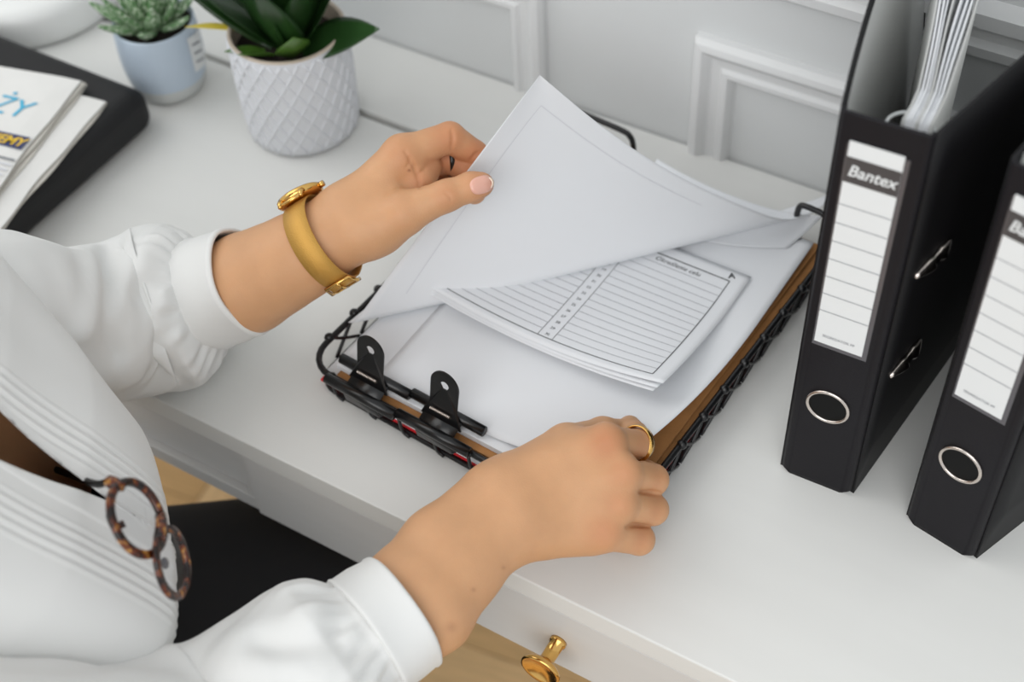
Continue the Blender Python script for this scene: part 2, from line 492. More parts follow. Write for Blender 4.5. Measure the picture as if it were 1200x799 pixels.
# the top blank sheet, its front right corner pulled up by the fingers
def sheet_map(O, yaw, fz):
    ex = np.array([math.cos(yaw), math.sin(yaw)]); ey = np.array([-math.sin(yaw), math.cos(yaw)])
    def f(u, v):
        dx, dy, z = fz(u, v)
        q = np.array(O) + (u + dx) * ex + (v + dy) * ey
        return (q[0], q[1], z + T)
    return f
def blank_z(u, v):
    t = max(0.0, (u - 0.10) * 0.80 - (v - 0.03) * 0.55)         # towards the front right corner
    return (-0.9 * t * t * 1.6, 0.5 * t * t, 0.0296 + 2.6 * t * t)
fb = sheet_map((-0.0044, 0.0745), math.radians(-2.0), blank_z)
s_ = G().grid(lambda a, b: fb(a * 0.21, b * 0.282), 36, 44).build('paper_sheet', M_paper, solid=0.0002)
tag(s_, 'blank white sheet under clips with right front corner pulled up by fingers', 'paper')

# lined form sheets (half size), slightly curled along their front edge
def form_sheet(O, yaw, z0, curl, rows, label, first):
    U, Vv = 0.205, 0.142
    def fz(u, v):
        e = max(0.0, 1 - v / 0.11); c = ((u / U - 0.48) / 0.52)
        return (0, 0, z0 + curl * e ** 1.6 * (0.45 + 0.75 * c * c))
    f = sheet_map(O, yaw, fz)
    root = thing('lined_form', label, 'paper', 'lined form sheets in the tray')
    G().grid(lambda a, b: f(a * U, b * Vv), 40, 28).build('sheet', M_paper, root, solid=0.00015)
    up = lambda u, v, h=0.0003: (lambda q: (q[0], q[1], q[2] + h))(f(u, v))
    def strip(g, u0, v0, u1, v1, wd):
        d = np.array([u1 - u0, v1 - v0]); L = np.linalg.norm(d); d /= L; nrm = np.array([-d[1], d[0]]) * wd / 2
        k = max(2, int(L / 0.005)); V = []
        for i in range(k + 1):
            c = np.array([u0, v0]) + d * L * i / k
            V += [up(*(c + nrm)), up(*(c - nrm))]
        g.add(V, [(2 * i, 2 * i + 1, 2 * i + 3, 2 * i + 2) for i in range(k)])
    bl, br, bb, bt = 0.007, U - 0.012, 0.008, Vv - 0.012
    c0, c1 = 0.100, 0.112
    g = G()
    strip(g, bl, bb, br, bb, 0.0007); strip(g, br, bb, br, bt, 0.0007); strip(g, br, bt, bl, bt, 0.0009); strip(g, bl, bb, bl, bt, 0.0007)
    strip(g, c0, bb, c0, bt, 0.0004); strip(g, c1, bb, c1, bt, 0.0004)
    g.build('border_lines', M_print, root)
    g = G()
    top = bt - 0.010; dv = (top - bb) / rows
    for r in range(rows):
        v = bb + dv * (r + (1 if r < rows - 0 else 0))
        strip(g, bl, v, c0, v, 0.00035); strip(g, c1, v, br, v, 0.00035)
    g.build('ruled_lines', M_printgrey, root)
    g = G()
    def put(body, size, u, v, rot=0.0, bold=0.0, shear=0.0):
        V, F = text_geo(body, size, 'CENTER', bold, shear)
        cr, sr = math.cos(rot), math.sin(rot)
        g.add([up(u + x * cr - y * sr, v + x * sr + y * cr) for (x, y, z) in V], F)
    for r in range(rows):
        put(str(first + rows - 1 - r), 0.0036, (c0 + c1) / 2, bb + dv * (r + 0.5))
    put('Określenie celu', 0.0058, (c1 + br) / 2, bt - 0.0052, shear=0.2)
    put('A', 0.0075, br - 0.001, bt + 0.0055, rot=0.45, bold=0.0002)
    g.build('printed_text', M_print, root)['kind'] = 'stuff'
    return root
form_sheet((-0.0235, 0.1525), math.radians(-2.2), 0.0312, 0.0165, 15, 'lined form lying lowest beneath two other lined forms', 16)
form_sheet((-0.0215, 0.1532), math.radians(-1.9), 0.0317, 0.0185, 15, 'lined form sticking out slightly under the topmost lined form', 16)
form_sheet((-0.0185, 0.1535), math.radians(-1.2), 0.0322, 0.021, 15, 'topmost lined form with numbered column and letter A at corner', 16)

# the sheet being lifted: folded up along the tray's diagonal, its corner in the left hand
A_ = onz(409, 382, 0.0315); B_ = onz(1012, 253, 0.0325)
C_ = at(632, 88, 0.938)
eW = (B_ - A_); L_ = np.linalg.norm(eW); eW = eW / L_
up_ = np.array([0, 0, 1.0]); nW = np.cross(eW, up_); nW /= np.linalg.norm(nW)
rel = C_ - A_
sC = rel @ eW; hC = rel @ up_; nC = rel @ nW
def lifted(s, t, th):
    """s along the fold (m), t height in the flap; t < 0 lies flat behind"""
    r = 0.004 + 0.034 * max(0, min(1.1, s / L_)) ** 2.2
    base = A_ + s * eW - nW * r * 0.85
    if t <= 0: return base + t * nW
    arc = r * th
    if t < arc: return base + nW * r * math.sin(t / r) + up_ * r * (1 - math.cos(t / r))
    q = t - arc
    return base + nW * (r * math.sin(th) + q * math.cos(th)) + up_ * (r * (1 - math.cos(th)) + q * math.sin(th))
def s_in(a, b):
    right = sC + (L_ - sC) * (0.62 * (1 - a) + 0.38 * (1 - a) ** 3.0)
    return sC * a + b * (right - sC * a)
def lifted_sheet(th, tC, sCc):
    g = G(); N = 40; V = []; F = []
    # triangle A, B, C in (s,t), apex C, plus the flat triangle behind the fold
    for i in range(N + 1):
        a = i / N
        for j in range(N + 1):
            b = j / N
            s = s_in(a, b); t = tC * a
            bow = 0.008 * math.sin(math.pi * b) * math.sin(math.pi * a)
            p_ = lifted(s, t, th) - nW * bow
            V.append(p_)
    for i in range(N):
        for j in range(N):
            F.append((i * (N + 1) + j, i * (N + 1) + j + 1, (i + 1) * (N + 1) + j + 1, (i + 1) * (N + 1) + j))
    g.add(V, F)
    V = []; F = []
    for i in range(9):
        a = i / 8
        for j in range(N + 1):
            b = j / N
            V.append(lifted(b * 0.80 * L_ * (1 - a) + (L_ - sCc) * 0.8 * a, -0.14 * a, th))
    for i in range(8):
        for j in range(N):
            F.append((i * (N + 1) + j, (i + 1) * (N + 1) + j, (i + 1) * (N + 1) + j + 1, i * (N + 1) + j + 1))
    g.add(V, F)
    return g
TH, TC = math.radians(92), hC
for _ in range(60):                                   # bend angle and height that bring the corner to the hand
    e = lifted(sC, TC, TH) - C_
    TC -= 0.7 * (e @ up_); TH += 0.7 * (e @ nW) / TC
ls = thing('lifted_sheet', 'large white sheet lifted by the left hand, printed side turned away', 'paper')
so = lifted_sheet(TH, TC, sC).build('sheet', M_paper, ls, solid=0.0002)
# faint print seen through the paper near its edges
g = G()
def on_lift(a, b, h=0.0004):
    s = s_in(a, b); t = TC * a
    bow = 0.008 * math.sin(math.pi * b) * math.sin(math.pi * a)
    return lifted(s, t, TH) - nW * bow + nW * h
for (side_, a1) in ((0, 0.12), (1, 0.30)):
    K = 40; V = []
    for k in range(K + 1):
        a = 0.86 + (a1 - 0.86) * k / K
        b = 0.07 / (1 - a); db = 0.0011 / (1 - a)
        if side_: b = 1 - b
        V += [on_lift(a, b - db), on_lift(a, b + db)]
    g.add(V, [(2 * i, 2 * i + 1, 2 * i + 3, 2 * i + 2) for i in range(K)])
g.build('show_through_lines', M_printfaint, ls)

# another sheet of the pile, its far edge curling up behind the lifted one
far = spline([onz(770, 186, 0.052), onz(800, 203, 0.052), onz(840, 222, 0.049), onz(885, 239, 0.044), onz(925, 249, 0.039), onz(965, 253, 0.036)], 30)
def curl(a, b):
    k = a * 30; i = min(29, int(k)); q = far[i] + (far[i + 1] - far[i]) * (k - i)
    y = -0.040 * b
    return (q[0] - 0.012 * b, q[1] + y, T + 0.0312 + (q[2] - T - 0.0312) * (1 - b) ** 2.2)
tag(G().grid(curl, 30, 24).build('paper_sheet', M_paper, solid=0.0002), 'white sheet whose far edge curls up behind the lifted sheet', 'paper')

# ------------------------------------------------------------------ bulldog clips on the front edge
def clip(px, py, label):
    c = onz(px, py, 0.030)
    u = np.array([tex[0], tex[1], 0.0]); f = np.array([tey[0], tey[1], 0.0]); z = np.array([0, 0, 1.0])
    root = thing('bulldog_clip', label, 'clip', 'bulldog clips on the tray papers')
    def pt(x, y, zz): return c + u * x + f * y + z * zz
    hw = 0.0300; hb = 0.0150
    g = G()                                            # folded body: triangular prism with open jaw
    prof = [(0.0095, 0.0048), (0.006, 0.0055), (0.0, 0.004), (-0.009, 0.0005), (-0.0105, -0.005), (-0.009, -0.013), (0.0, -0.019), (0.010, -0.0215)]
    V = [pt(x, y, zz) for (y, zz) in prof for x in (-hb, hb)]
    g.add(V, [(2 * i, 2 * i + 1, 2 * i + 3, 2 * i + 2) for i in range(len(prof) - 1)])
    g.build('spring_body', M_clip, root, solid=0.0011)
    for (y, zz) in ((0.0085, 0.0046), (-0.0095, 0.001)):
        G().tube([pt(-hw - 0.001, y, zz), pt(hw + 0.001, y, zz)], 0.0039, 12).build('rolled_edge', M_clip, root)
    # handle: leaning plate with rounded top and a hole
    def handle(sign):
        hx = 0.0118; H = 0.040; seg = 24
        hc = (0.0, H - 0.0118)
        outl = []
        for k in range(seg + 1):
            a = math.pi * k / seg
            outl.append((hx * math.cos(a), hc[1] + hx * math.sin(a)))
        outl += [(-hx * 0.98, 0.010), (-hx * 1.25, 0.003), (-hx * 1.45, -0.002), (hx * 1.45, -0.002), (hx * 1.25, 0.003), (hx * 0.98, 0.010)]
        n = len(outl)
        hole = []
        for (x, y) in outl:
            a = math.atan2(y - hc[1], x - hc[0]); hole.append((hc[0] + 0.0036 * math.cos(a), hc[1] + 0.0036 * math.sin(a)))
        lean = 0.16
        def q(x, y):
            bend = 0.25 * max(0, 0.012 - y)
            return pt(x, 0.004 + y * lean - bend, 0.005 + y * 1.0) if sign > 0 else pt(x, 0.004 + y * lean, -0.022 - y * 0.08)
        V = [q(*o) for o in outl] + [q(*o) for o in hole]
        F = [(i, (i + 1) % n, n + (i + 1) % n, n + i) for i in range(n)]
        return G().add(V, F).build('handle', M_clip, root, solid=0.0012, smooth=False)
    h = handle(1)
    g = G()                                            # small coil across the handle's foot
    co = [pt(-0.0085 + 0.017 * k / 80, 0.0005 + 0.0012 * math.cos(k * 1.25), 0.0125 + 0.0012 * math.sin(k * 1.25)) for k in range(81)]
    g.tube(co, 0.0004, 5).build('grip_ridges', M_nickel, h)
clip(432, 455, 'black bulldog clip at front left corner of the tray papers')
clip(517, 497, 'black bulldog clip nearer the right hand on tray front')

# ------------------------------------------------------------------ lever arch binders
def binder(ox, oy, yaw, alpha, label, plabel, grp):
    ex = np.array([math.cos(yaw), math.sin(yaw), 0]); ey = np.array([-math.sin(yaw), math.cos(yaw), 0]); z = np.array([0, 0, 1.0])
    O = np.array([ox, oy, T])
    def pt(x, y, zz): return O + ex * x + ey * y + z * zz
    root = thing('lever_arch_binder', label, 'binder', grp)
    SW, H, D = 0.050, 0.318, 0.262
    g = G(); V = []
    # spine with rounded hinge edges and chamfered bottom corners
    prof = [(0.0, 0.004), (0.0005, 0.0015), (0.0025, 0.0), (0.006, 0.0004), (0.0072, 0.0), (0.043, 0.0), (0.0442, 0.0006), (0.046, 0.0), (0.0485, 0.0004), (0.0500, 0.0022), (0.0505, 0.005)]
    zs = [0.0, 0.004, H - 0.001, H]
    V = []
    for zz in zs:
        for (x, y) in prof:
            k = 0.0045 if zz == 0.0 else 0.0
            x2 = x + (k if x < 0.006 else (-k if x > 0.0445 else 0))
            V.append(pt(x2, y, zz))
    n = len(prof)
    g.add(V, [(j * n + i, j * n + i + 1, (j + 1) * n + i + 1, (j + 1) * n + i) for j in range(len(zs) - 1) for i in range(n - 1)])
    sp = g.build('spine', M_binder, root, solid=0.0022, solid_offset=-1)
    def cover_pt(side, v, zz):
        y = 0.004 + v * D
        if side > 0:
            a = math.tan(math.radians(alpha[0] + (alpha[1] - alpha[0]) * zz / H))
            return pt(0.0505 + a * (y - 0.004), y, zz)
        return pt(-(alpha[2] * zz / H + 0.06) * (y - 0.004) + 0.30 * (y - 0.004) ** 2, y, zz)
    for side in (1, -1):
        cv = G().grid(lambda a, b: cover_pt(side, a, b * H), 16, 8).build('cover', M_bindercover, root, solid=0.0026, solid_offset=(1 if side < 0 else -1) * 0)
        off = -1.0 if side > 0 else 1.0
        G().grid(lambda a, b: cover_pt(side, 0.03 + 0.95 * a, 0.004 + b * (H - 0.006)) + ex * off * 0.0018, 16, 4).build('lining', M_lining, cv)
        if side > 0:
            for zc in (0.203, 0.113):                     # metal slots that hook the closed cover
                P = [cover_pt(1, 0.045 + 0.145 * k / 14, zc) + ex * (0.0018 + 0.0010 * math.sin(k / 14 * math.pi)) for k in range(15)]
                R = [0.0042 * (0.35 + math.sin(math.pi * k / 14)) * (0.62 if k in (6, 7, 8) else 1) for k in range(15)]
                G().tube(P, R, 8).build('metal_slot', M_nickel, cv)
    # label in its pocket
    def flat(x0, x1, z0, z1, y): return G().add([pt(x0, y, z0), pt(x1, y, z0), pt(x1, y, z1), pt(x0, y, z1)], [(0, 1, 2, 3)])
    pk = G().box((0.0066, -0.0006, 0.137), (0.0412, 0.0004, 0.299))
    pk.V = [tuple(pt(*v)) for v in pk.V]
    pk.build('label_pocket', M_pocket, sp, smooth=False)
    lbl = G().box((0.0078, -0.0010, 0.1405), (0.0382, -0.0004, 0.301)); lbl.V = [tuple(pt(*v)) for v in lbl.V]
    lb = lbl.build('label', M_white, root, smooth=False)
    flat(0.0078, 0.0382, 0.2725, 0.2905, -0.0012).build('logo_band', M_band, lb, smooth=False)
    g = G()
    for k in range(7):
        zz = 0.2555 - k * 0.0145
        g.add([pt(0.0078, -0.0012, zz), pt(0.0382, -0.0012, zz), pt(0.0382, -0.0012, zz + 0.0005), pt(0.0078, -0.0012, zz + 0.0005)], [(0, 1, 2, 3)])
    g.build('ruled_lines', M_printgrey, lb, smooth=False)
    V, F = text_geo('Bantex', 0.0112, 'CENTER', 0.0002, 0.25)
    G().add([pt(0.0230 + a * 0.86, -0.0014, 0.2812 + b) for (a, b, _) in V], F).build('logo_lettering', M_white, lb, smooth=False)
    V, F = text_geo('SEGREGATOR PP', 0.0030, 'CENTER', 0.0)
    G().add([pt(0.0225 + a * 0.9, -0.0013, 0.1475 + b) for (a, b, _) in V], F).build('small_lettering', M_printgrey, lb, smooth=False)
    # finger ring
    MR = Matrix.Identity(4)
    c = pt(0.0240, -0.0002, 0.0835)
    ring = [c + (ex * math.cos(a) + z * math.sin(a)) * 0.0136 - ey * 0.0006 for a in np.linspace(0, 2 * math.pi, 40, endpoint=False)]
    fr_ = G().tube(ring, 0.0013, 10, closed=True).build('finger_ring', M_nickel, sp)
    disc = [c + (ex * math.cos(a) + z * math.sin(a)) * 0.0130 - ey * 0.0004 for a in np.linspace(0, 2 * math.pi, 40, endpoint=False)]
    G().add(disc, [tuple(range(40))]).build('finger_hole', M_black, fr_, smooth=False)
    # ring mechanism
    for zz in (0.296, 0.284, 0.110):
        P = [pt(0.0315 + 0.0130 * math.cos(a), 0.0290 + 0.0125 * math.sin(a), zz) for a in np.linspace(0, 2 * math.pi, 26, endpoint=False)]
        G().tube(P, 0.0011, 7, closed=True).build('ring_wire', M_wirering, root)
    # filed paper, its front edge on the rings
    pb = thing('filed_papers', plabel, 'paper stack', 'papers filed in the binders')
    for k in range(9):
        x = 0.0275 + k * 0.0019
        wob = random.uniform(-0.0012, 0.0012)
        def fp(a, b):
            y = 0.026 + a * 0.205
            xx = x - 0.20 * max(0, y - 0.05) * (0.6 + 0.4 * (1 - k / 9)) + (0.004 * math.sin(a * 5 + k * 0.7) + wob) * a * 0.6
            return pt(xx, y, 0.006 + b * (0.296 + (k % 3) * 0.001))
        G().grid(fp, 14, 2).build('sheet', M_paper if k % 4 else M_lining, pb, solid=0.0011)
    return root
binder(0.2723, 0.1625, 0.0324, (8.0, 15.0, 0.16), 'black lever arch binder nearer the tray, whole label visible', 'papers filed in binder nearer the tray', 'black lever arch binders')
binder(0.3614, 0.1646, -0.1953, (11.0, 12.5, -0.02), 'black lever arch binder cut off by right edge of picture', 'papers filed in binder at right edge of picture', 'black lever arch binders')

# ------------------------------------------------------------------ left of the desk: case, newspapers, lamp foot, plants
def rbox(name, x0, x1, y0, y1, z0, z1, m, yaw, piv, bevel, seg=4, parent=None):
    g = G().box((x0, y0, z0), (x1, y1, z1))
    c, s = math.cos(yaw), math.sin(yaw)
    g.V = [(piv[0] + (x - piv[0]) * c - (y - piv[1]) * s, piv[1] + (x - piv[0]) * s + (y - piv[1]) * c, zz + T) for (x, y, zz) in g.V]
    o = g.build(name, m, parent, smooth=False)
    b = o.modifiers.new('bevel', 'BEVEL'); b.width = bevel; b.segments = seg; b.limit_method = 'ANGLE'
    return o
case = thing('document_case', 'black flat document case lying under newspapers on the desk', 'case')
rbox('body', -0.64, -0.352, -0.02, 0.243, 0.0008, 0.043, M_case, 0.0, (-0.36, 0.15), 0.015, 6, case)
def newspaper(corner, yaw, z0, z1, W_, D_, layers, label):
    root = thing('newspaper', label, 'newspaper', 'folded newspapers on the black case')
    ex = np.array([math.cos(yaw), math.sin(yaw), 0]); ey = np.array([-math.sin(yaw), math.cos(yaw), 0])
    O = np.array([corner[0], corner[1], T])
    for k in range(layers):
        h = (z1 - z0) / layers
        za = z0 + k * h
        ins = 0.0015 * ((k * 7) % 3)
        def f(a, b, top):
            x = -W_ * a - ins; y = -D_ * b - ins
            wave = 0.0012 * math.sin(b * 7 + k) + 0.0008 * math.sin(b * 17 + 2 * k)
            edge = 0.0 if not top else -0.0012 * max(0, 1 - a * 30)
            return O + ex * (x + wave * (1 - a)) + ey * y + np.array([0, 0, za + (h * 0.92 if top else 0) + edge])
        g = G()
        nu, nv = 14, 24
        g.grid(lambda a, b: f(a, b, True), nu, nv)
        g.grid(lambda a, b: f(1 - a, b, False), nu, nv)
        g.add([f(0, b / nv, t) for b in range(nv + 1) for t in (False, True)], [(2 * i, 2 * i + 1, 2 * i + 3, 2 * i + 2) for i in range(nv)])
        g.add([f(a / nu, 0, t) for a in range(nu + 1) for t in (True, False)], [(2 * i, 2 * i + 1, 2 * i + 3, 2 * i + 2) for i in range(nu)])
        g.build('folded_page', M_news if k == layers - 1 else M_newsedge, root, smooth=False)
    return root, O, ex, ey
newspaper((-0.3690, 0.2085), math.radians(11.5), 0.0432, 0.0480, 0.24, 0.20, 2, 'folded newspaper lying underneath, only its right edge showing')
nr, nO, nex, ney = newspaper((-0.3960, 0.2150), math.radians(14.0), 0.0482, 0.0560, 0.24, 0.22, 3, 'folded newspaper on top with cyan headline letters')
def news_text(body, size, px, py, m, bold=0.0, shear=0.0, ang=0.20, name='headline'):
    c = onz(px, py, 0.0566)
    V, F = text_geo(body, size, 'RIGHT', bold, shear)
    d = np.array([math.cos(ang), math.sin(ang), 0]); e = np.array([-math.sin(ang), math.cos(ang), 0])
    G().add([c + d * x + e * y for (x, y, _) in V], F).build(name, m, nr, smooth=False)
news_text('AŻY', 0.030, 33, 130, M_cyan, 0.0, 0.15)
a0 = onz(30, 168, 0.0564); d0 = np.array([math.cos(0.2), math.sin(0.2), 0]); e0 = np.array([-math.sin(0.2), math.cos(0.2), 0])
G().add([a0 - d0 * 0.12 - e0 * 0.0075, a0 - e0 * 0.0075, a0 + e0 * 0.0075, a0 - d0 * 0.12 + e0 * 0.0075], [(0, 1, 2, 3)]).build('banner_bar', M_navy, nr, smooth=False)
news_text('WIEMY', 0.0135, 28, 168, M_yellow, 0.0004, 0.2, name='banner_lettering')
a0 = onz(18, 187, 0.0564)
for k in range(5):
    b0 = a0 - e0 * 0.006 * k
    G().add([b0 - d0 * 0.10 - e0 * 0.0016, b0 - e0 * 0.0016, b0 + e0 * 0.0004, b0 - d0 * 0.10 + e0 * 0.0004], [(0, 1, 2, 3)]).build('text_line', M_printgrey if k == 0 else M_printfaint, nr, smooth=False)

lamp = thing('desk_lamp', 'smooth white round lamp foot at far left of the desk', 'lamp')
lc = (-0.587, 0.334)
prof = [(0.0001, 0.0006), (0.082, 0.0006), (0.0855, 0.003), (0.0868, 0.010), (0.0860, 0.028), (0.083, 0.036), (0.076, 0.0405), (0.066, 0.0425), (0.0001, 0.0435)]
G().lathe(prof, (lc[0], lc[1], T), 72, cap=False).build('base', M_lamp, lamp)
G().tube([w(lc[0] - 0.045, lc[1] + 0.045, 0.04), w(lc[0] - 0.045, lc[1] + 0.045, 0.42)], 0.006, 14).build('stem', M_lamp, lamp)

# small blue pot with a striped succulent
def circ(a): return a
pot0 = thing('potted_succulent', 'striped green succulent in small pale blue pot', 'potted plant')
c0_ = (-0.3790, 0.2905)
prof = [(0.0001, 0.0006), (0.026, 0.0006), (0.0295, 0.003), (0.0325, 0.009), (0.0345, 0.0175), (0.0346, 0.018)]
G().lathe(prof, (c0_[0], c0_[1], T), 56, cap=False).build('pot_foot', M_greypot, pot0)
prof = [(0.0346, 0.0179), (0.0364, 0.030), (0.0371, 0.042), (0.0368, 0.058), (0.0358, 0.071), (0.0352, 0.073), (0.0338, 0.073), (0.0331, 0.070), (0.0335, 0.060), (0.0001, 0.058)]
G().lathe(prof, (c0_[0], c0_[1], T), 56, cap=False).build('pot', M_bluepot, pot0)
G().lathe([(0.0001, 0.066), (0.020, 0.0665), (0.0334, 0.065)], (c0_[0], c0_[1], T), 40, cap=False).build('soil', M_soil, pot0)
# sticker on the pot's right side
def onpot(ang, z): 
    r = 0.0373
    return (c0_[0] + r * math.cos(ang), c0_[1] + r * math.sin(ang), z + T)
stk = G().grid(lambda a, b: onpot(math.radians(-2 + 34 * a), 0.030 + 0.036 * b - 0.004 * a), 8, 4).build('price_sticker', M_white, pot0)
g = G()
for k in range(3):
    g.grid(lambda a, b: (lambda q: (q[0] + 0.0003, q[1] - 0.0002, q[2]))(onpot(math.radians(4 + 20 * a), 0.056 - 0.009 * k + 0.002 * b - 0.005 * a)), 5, 1)
g.build('sticker_print', M_printgrey, stk)
def leaf_mesh(length, width, thick, curl, n=10, droop=0.0, fold=0.15, point=1.0):
    """leaf along +x, curling up along z; closed thin body"""
    V = []; F = []
    sec = 8
    for i in range(n + 1):
        a = i / n
        wd = width * (math.sin(math.pi * min(1, (0.12 + 0.88 * a)) ** 0.85)) ** 0.9 if a < 1 else 0.0006
        wd = max(wd, 0.0006)
        x = length * a * math.cos(curl * a * 0.5); z = length * a * math.sin(curl * a * 0.5) - droop * a * a
        for k in range(sec):
            t = 2 * math.pi * k / sec
            yy = wd * math.cos(t); zz = thick * (1 - 0.7 * a) * math.sin(t) + fold * abs(yy)
            V.append((x, yy, z + zz))
    for i in range(n):
        for k in range(sec):
            l = (k + 1) % sec
            F.append((i * sec + k, i * sec + l, (i + 1) * sec + l, (i + 1) * sec + k))
    F.append(tuple(range(sec))); F.append(tuple(n * sec + k for k in range(sec)))
    return V, F
def place_leaf(geo, base, az, el, m, parent, roll=0.0):
    M4 = Matrix.Translation(Vector(base)) @ Matrix.Rotation(az, 4, 'Z') @ Matrix.Rotation(-el, 4, 'Y') @ Matrix.Rotation(roll, 4, 'X')
    return mesh('leaf', [tuple(M4 @ Vector(v)) for v in geo[0]], geo[1], m, parent)
# striped leaf material
M_stripe = bpy.data.materials.new('striped_succulent'); M_stripe.use_nodes = True
nt = M_stripe.node_tree; bs = nt.nodes['Principled BSDF']; bs.inputs['Roughness'].default_value = 0.4
tc = nt.nodes.new('ShaderNodeTexCoord'); vr = nt.nodes.new('ShaderNodeTexNoise'); vr.inputs['Scale'].default_value = 420; vr.inputs['Detail'].default_value = 1
rp = nt.nodes.new('ShaderNodeValToRGB'); rp.color_ramp.elements[0].position = 0.5; rp.color_ramp.elements[1].position = 0.62
rp.color_ramp.elements[0].color = lin(92, 132, 84); rp.color_ramp.elements[1].color = lin(206, 218, 196)
nt.links.new(tc.outputs['Object'], vr.inputs['Vector']); nt.links.new(vr.outputs['Fac'], rp.inputs[0]); nt.links.new(rp.outputs[0], bs.inputs['Base Color'])
for ringk, (cnt, el, ln, rr) in enumerate(((7, 0.35, 0.040, 0.014), (7, 0.75, 0.046, 0.010), (5, 1.1, 0.044, 0.006), (3, 1.35, 0.040, 0.002))):
    for k in range(cnt):
        az = 2 * math.pi * (k + 0.4 * ringk) / cnt + random.uniform(-0.1, 0.1)
        geo = leaf_mesh(ln * random.uniform(0.9, 1.1), 0.0085, 0.0045, 0.5, fold=0.25)
        place_leaf(geo, (c0_[0] - 0.004 + rr * math.cos(az), c0_[1] + rr * math.sin(az), T + 0.067), az, el, M_stripe, pot0)

# white pot with a raised diamond lattice and a broad-leaved plant
pot1 = thing('potted_dracaena', 'dark green leafy plant in white pot with diamond lattice relief', 'potted plant')
c1_ = (-0.2405, 0.3060)
PH = 0.102
def potr(z): return 0.0470 + 0.0020 * (z / PH) + 0.0012 * math.sin(math.pi * z / PH)
prof = [(0.0001, 0.0006), (0.043, 0.0006), (0.0462, 0.0025)] + [(potr(z), z) for z in np.linspace(0.004, PH - 0.001, 14)]
G().lathe(prof, (c1_[0], c1_[1], T), 72, cap=False).build('pot', M_whitepot, pot1)
G().lathe([(potr(PH), PH - 0.001), (potr(PH) - 0.0006, PH), (potr(PH) - 0.0032, PH), (potr(PH) - 0.004, PH - 0.002), (potr(PH) - 0.0055, PH - 0.03)], (c1_[0], c1_[1], T), 72, cap=False).build('pot_rim', M_rimclay, pot1)
G().lathe([(0.0001, PH - 0.016), (0.03, PH - 0.0155), (potr(PH) - 0.0045, PH - 0.017)], (c1_[0], c1_[1], T), 48, cap=False).build('soil', M_soil, pot1)
NL = 22
for d in (1, -1):
    g = G()
    for k in range(NL):
        P = []
        for j in range(19):
            zz = 0.004 + (PH - 0.008) * j / 18
            a = 2 * math.pi * k / NL + d * 1.25 * j / 18
            r = potr(zz) + 0.0001
            P.append((c1_[0] + r * math.cos(a), c1_[1] + r * math.sin(a), zz + T))
        g.tube(P, 0.0015, 6)
    o = g.build('lattice_relief', M_whitepot, pot1)
    o['kind'] = 'stuff'
zt = T + PH - 0.016
# (azimuth deg, elevation deg, length, width, base radius, material, droop)
leaves = [(196, 42, 0.150, 0.024, 0.012, M_leaf, 0.03), (172, 30, 0.125, 0.022, 0.016, M_leaf, 0.015), (225, 48, 0.110, 0.024, 0.012, M_leaf, 0.01), (250, 66, 0.090, 0.024, 0.010, M_leaf, 0.0),
          (285, 62, 0.092, 0.026, 0.012, M_leaf, 0.004), (300, 74, 0.085, 0.024, 0.004, M_leaf, 0.0), (318, 40, 0.062, 0.015, 0.020, M_leaf2, 0.0), (350, 60, 0.095, 0.024, 0.010, M_leaf, 0.0),
          (6, 24, 0.088, 0.019, 0.016, M_leaf, 0.008), (30, 50, 0.10, 0.022, 0.010, M_leaf, 0.0), (70, 60, 0.11, 0.024, 0.008, M_leaf, 0.0), (110, 52, 0.11, 0.024, 0.010, M_leaf, 0.0),
          (140, 58, 0.12, 0.024, 0.008, M_leaf, 0.01), (210, 74, 0.13, 0.026, 0.004, M_leaf, 0.0), (330, 80, 0.13, 0.026, 0.002, M_leaf, 0.0), (262, 28, 0.040, 0.007, 0.020, M_leaf2, 0.004), (240, 22, 0.036, 0.006, 0.022, M_leaf2, 0.006)]
for (az, el, ln, wd, br_, m_, dp) in leaves:
    a = math.radians(az)
    geo = leaf_mesh(ln, wd, 0.0012, 0.35, n=12, droop=dp, fold=0.30)
    place_leaf(geo, (c1_[0] + br_ * math.cos(a), c1_[1] + br_ * math.sin(a), zt), a, math.radians(el), m_, pot1, 0.45 if az == 6 else 0.2 * math.sin(az * 0.7))
geo = leaf_mesh(0.042, 0.0045, 0.0010, 0.2, droop=0.012)
place_leaf(geo, (c1_[0] - 0.040, c1_[1] - 0.018, zt + 0.012), math.radians(205), 0.2, M_leafyellow, pot1)

# ------------------------------------------------------------------ the person
person = thing('person', 'seated person in white blouse and black trousers leafing through the tray papers', 'person')

# ---- left hand and forearm (pixel, pixel, depth) -> joints
L = {k: at(*v) for k, v in dict(
    elbow=(108, 418, 1.052), cuff=(292, 331, 1.005), mid=(331, 311, 0.992), watch=(358, 296, 0.984), wr=(408, 264, 0.976), wr2=(402, 262, 0.984),
    m2a=(412, 244, 0.976), m2=(471, 181, 0.974), i1=(527, 161, 0.980), i2=(556, 180, 0.993), i3=(560, 200, 1.002),
    m3a=(412, 252, 0.986), m3=(474, 192, 0.993), d1=(531, 186, 0.999), d2=(553, 206, 0.995), d3=(556, 226, 0.992),
    m4a=(413, 264, 0.992), m4=(474, 208, 1.010), r1=(520, 204, 1.016), r2=(528, 216, 1.012), r3=(518, 226, 1.006),
    m5a=(414, 272, 0.996), m5=(472, 226, 1.022), p1=(506, 226, 1.028), p2=(508, 234, 1.022), p3=(500, 240, 1.014),
    t0=(428, 270, 0.968), t1=(472, 250, 0.960), t2=(524, 229, 0.9555), t3=(552, 219, 0.9572), t4=(565, 216, 0.9575), th=(446, 268, 0.972),
    web=(494, 212, 0.978), web2=(500, 196, 0.985), pulp=(486, 236, 0.985)).items()}
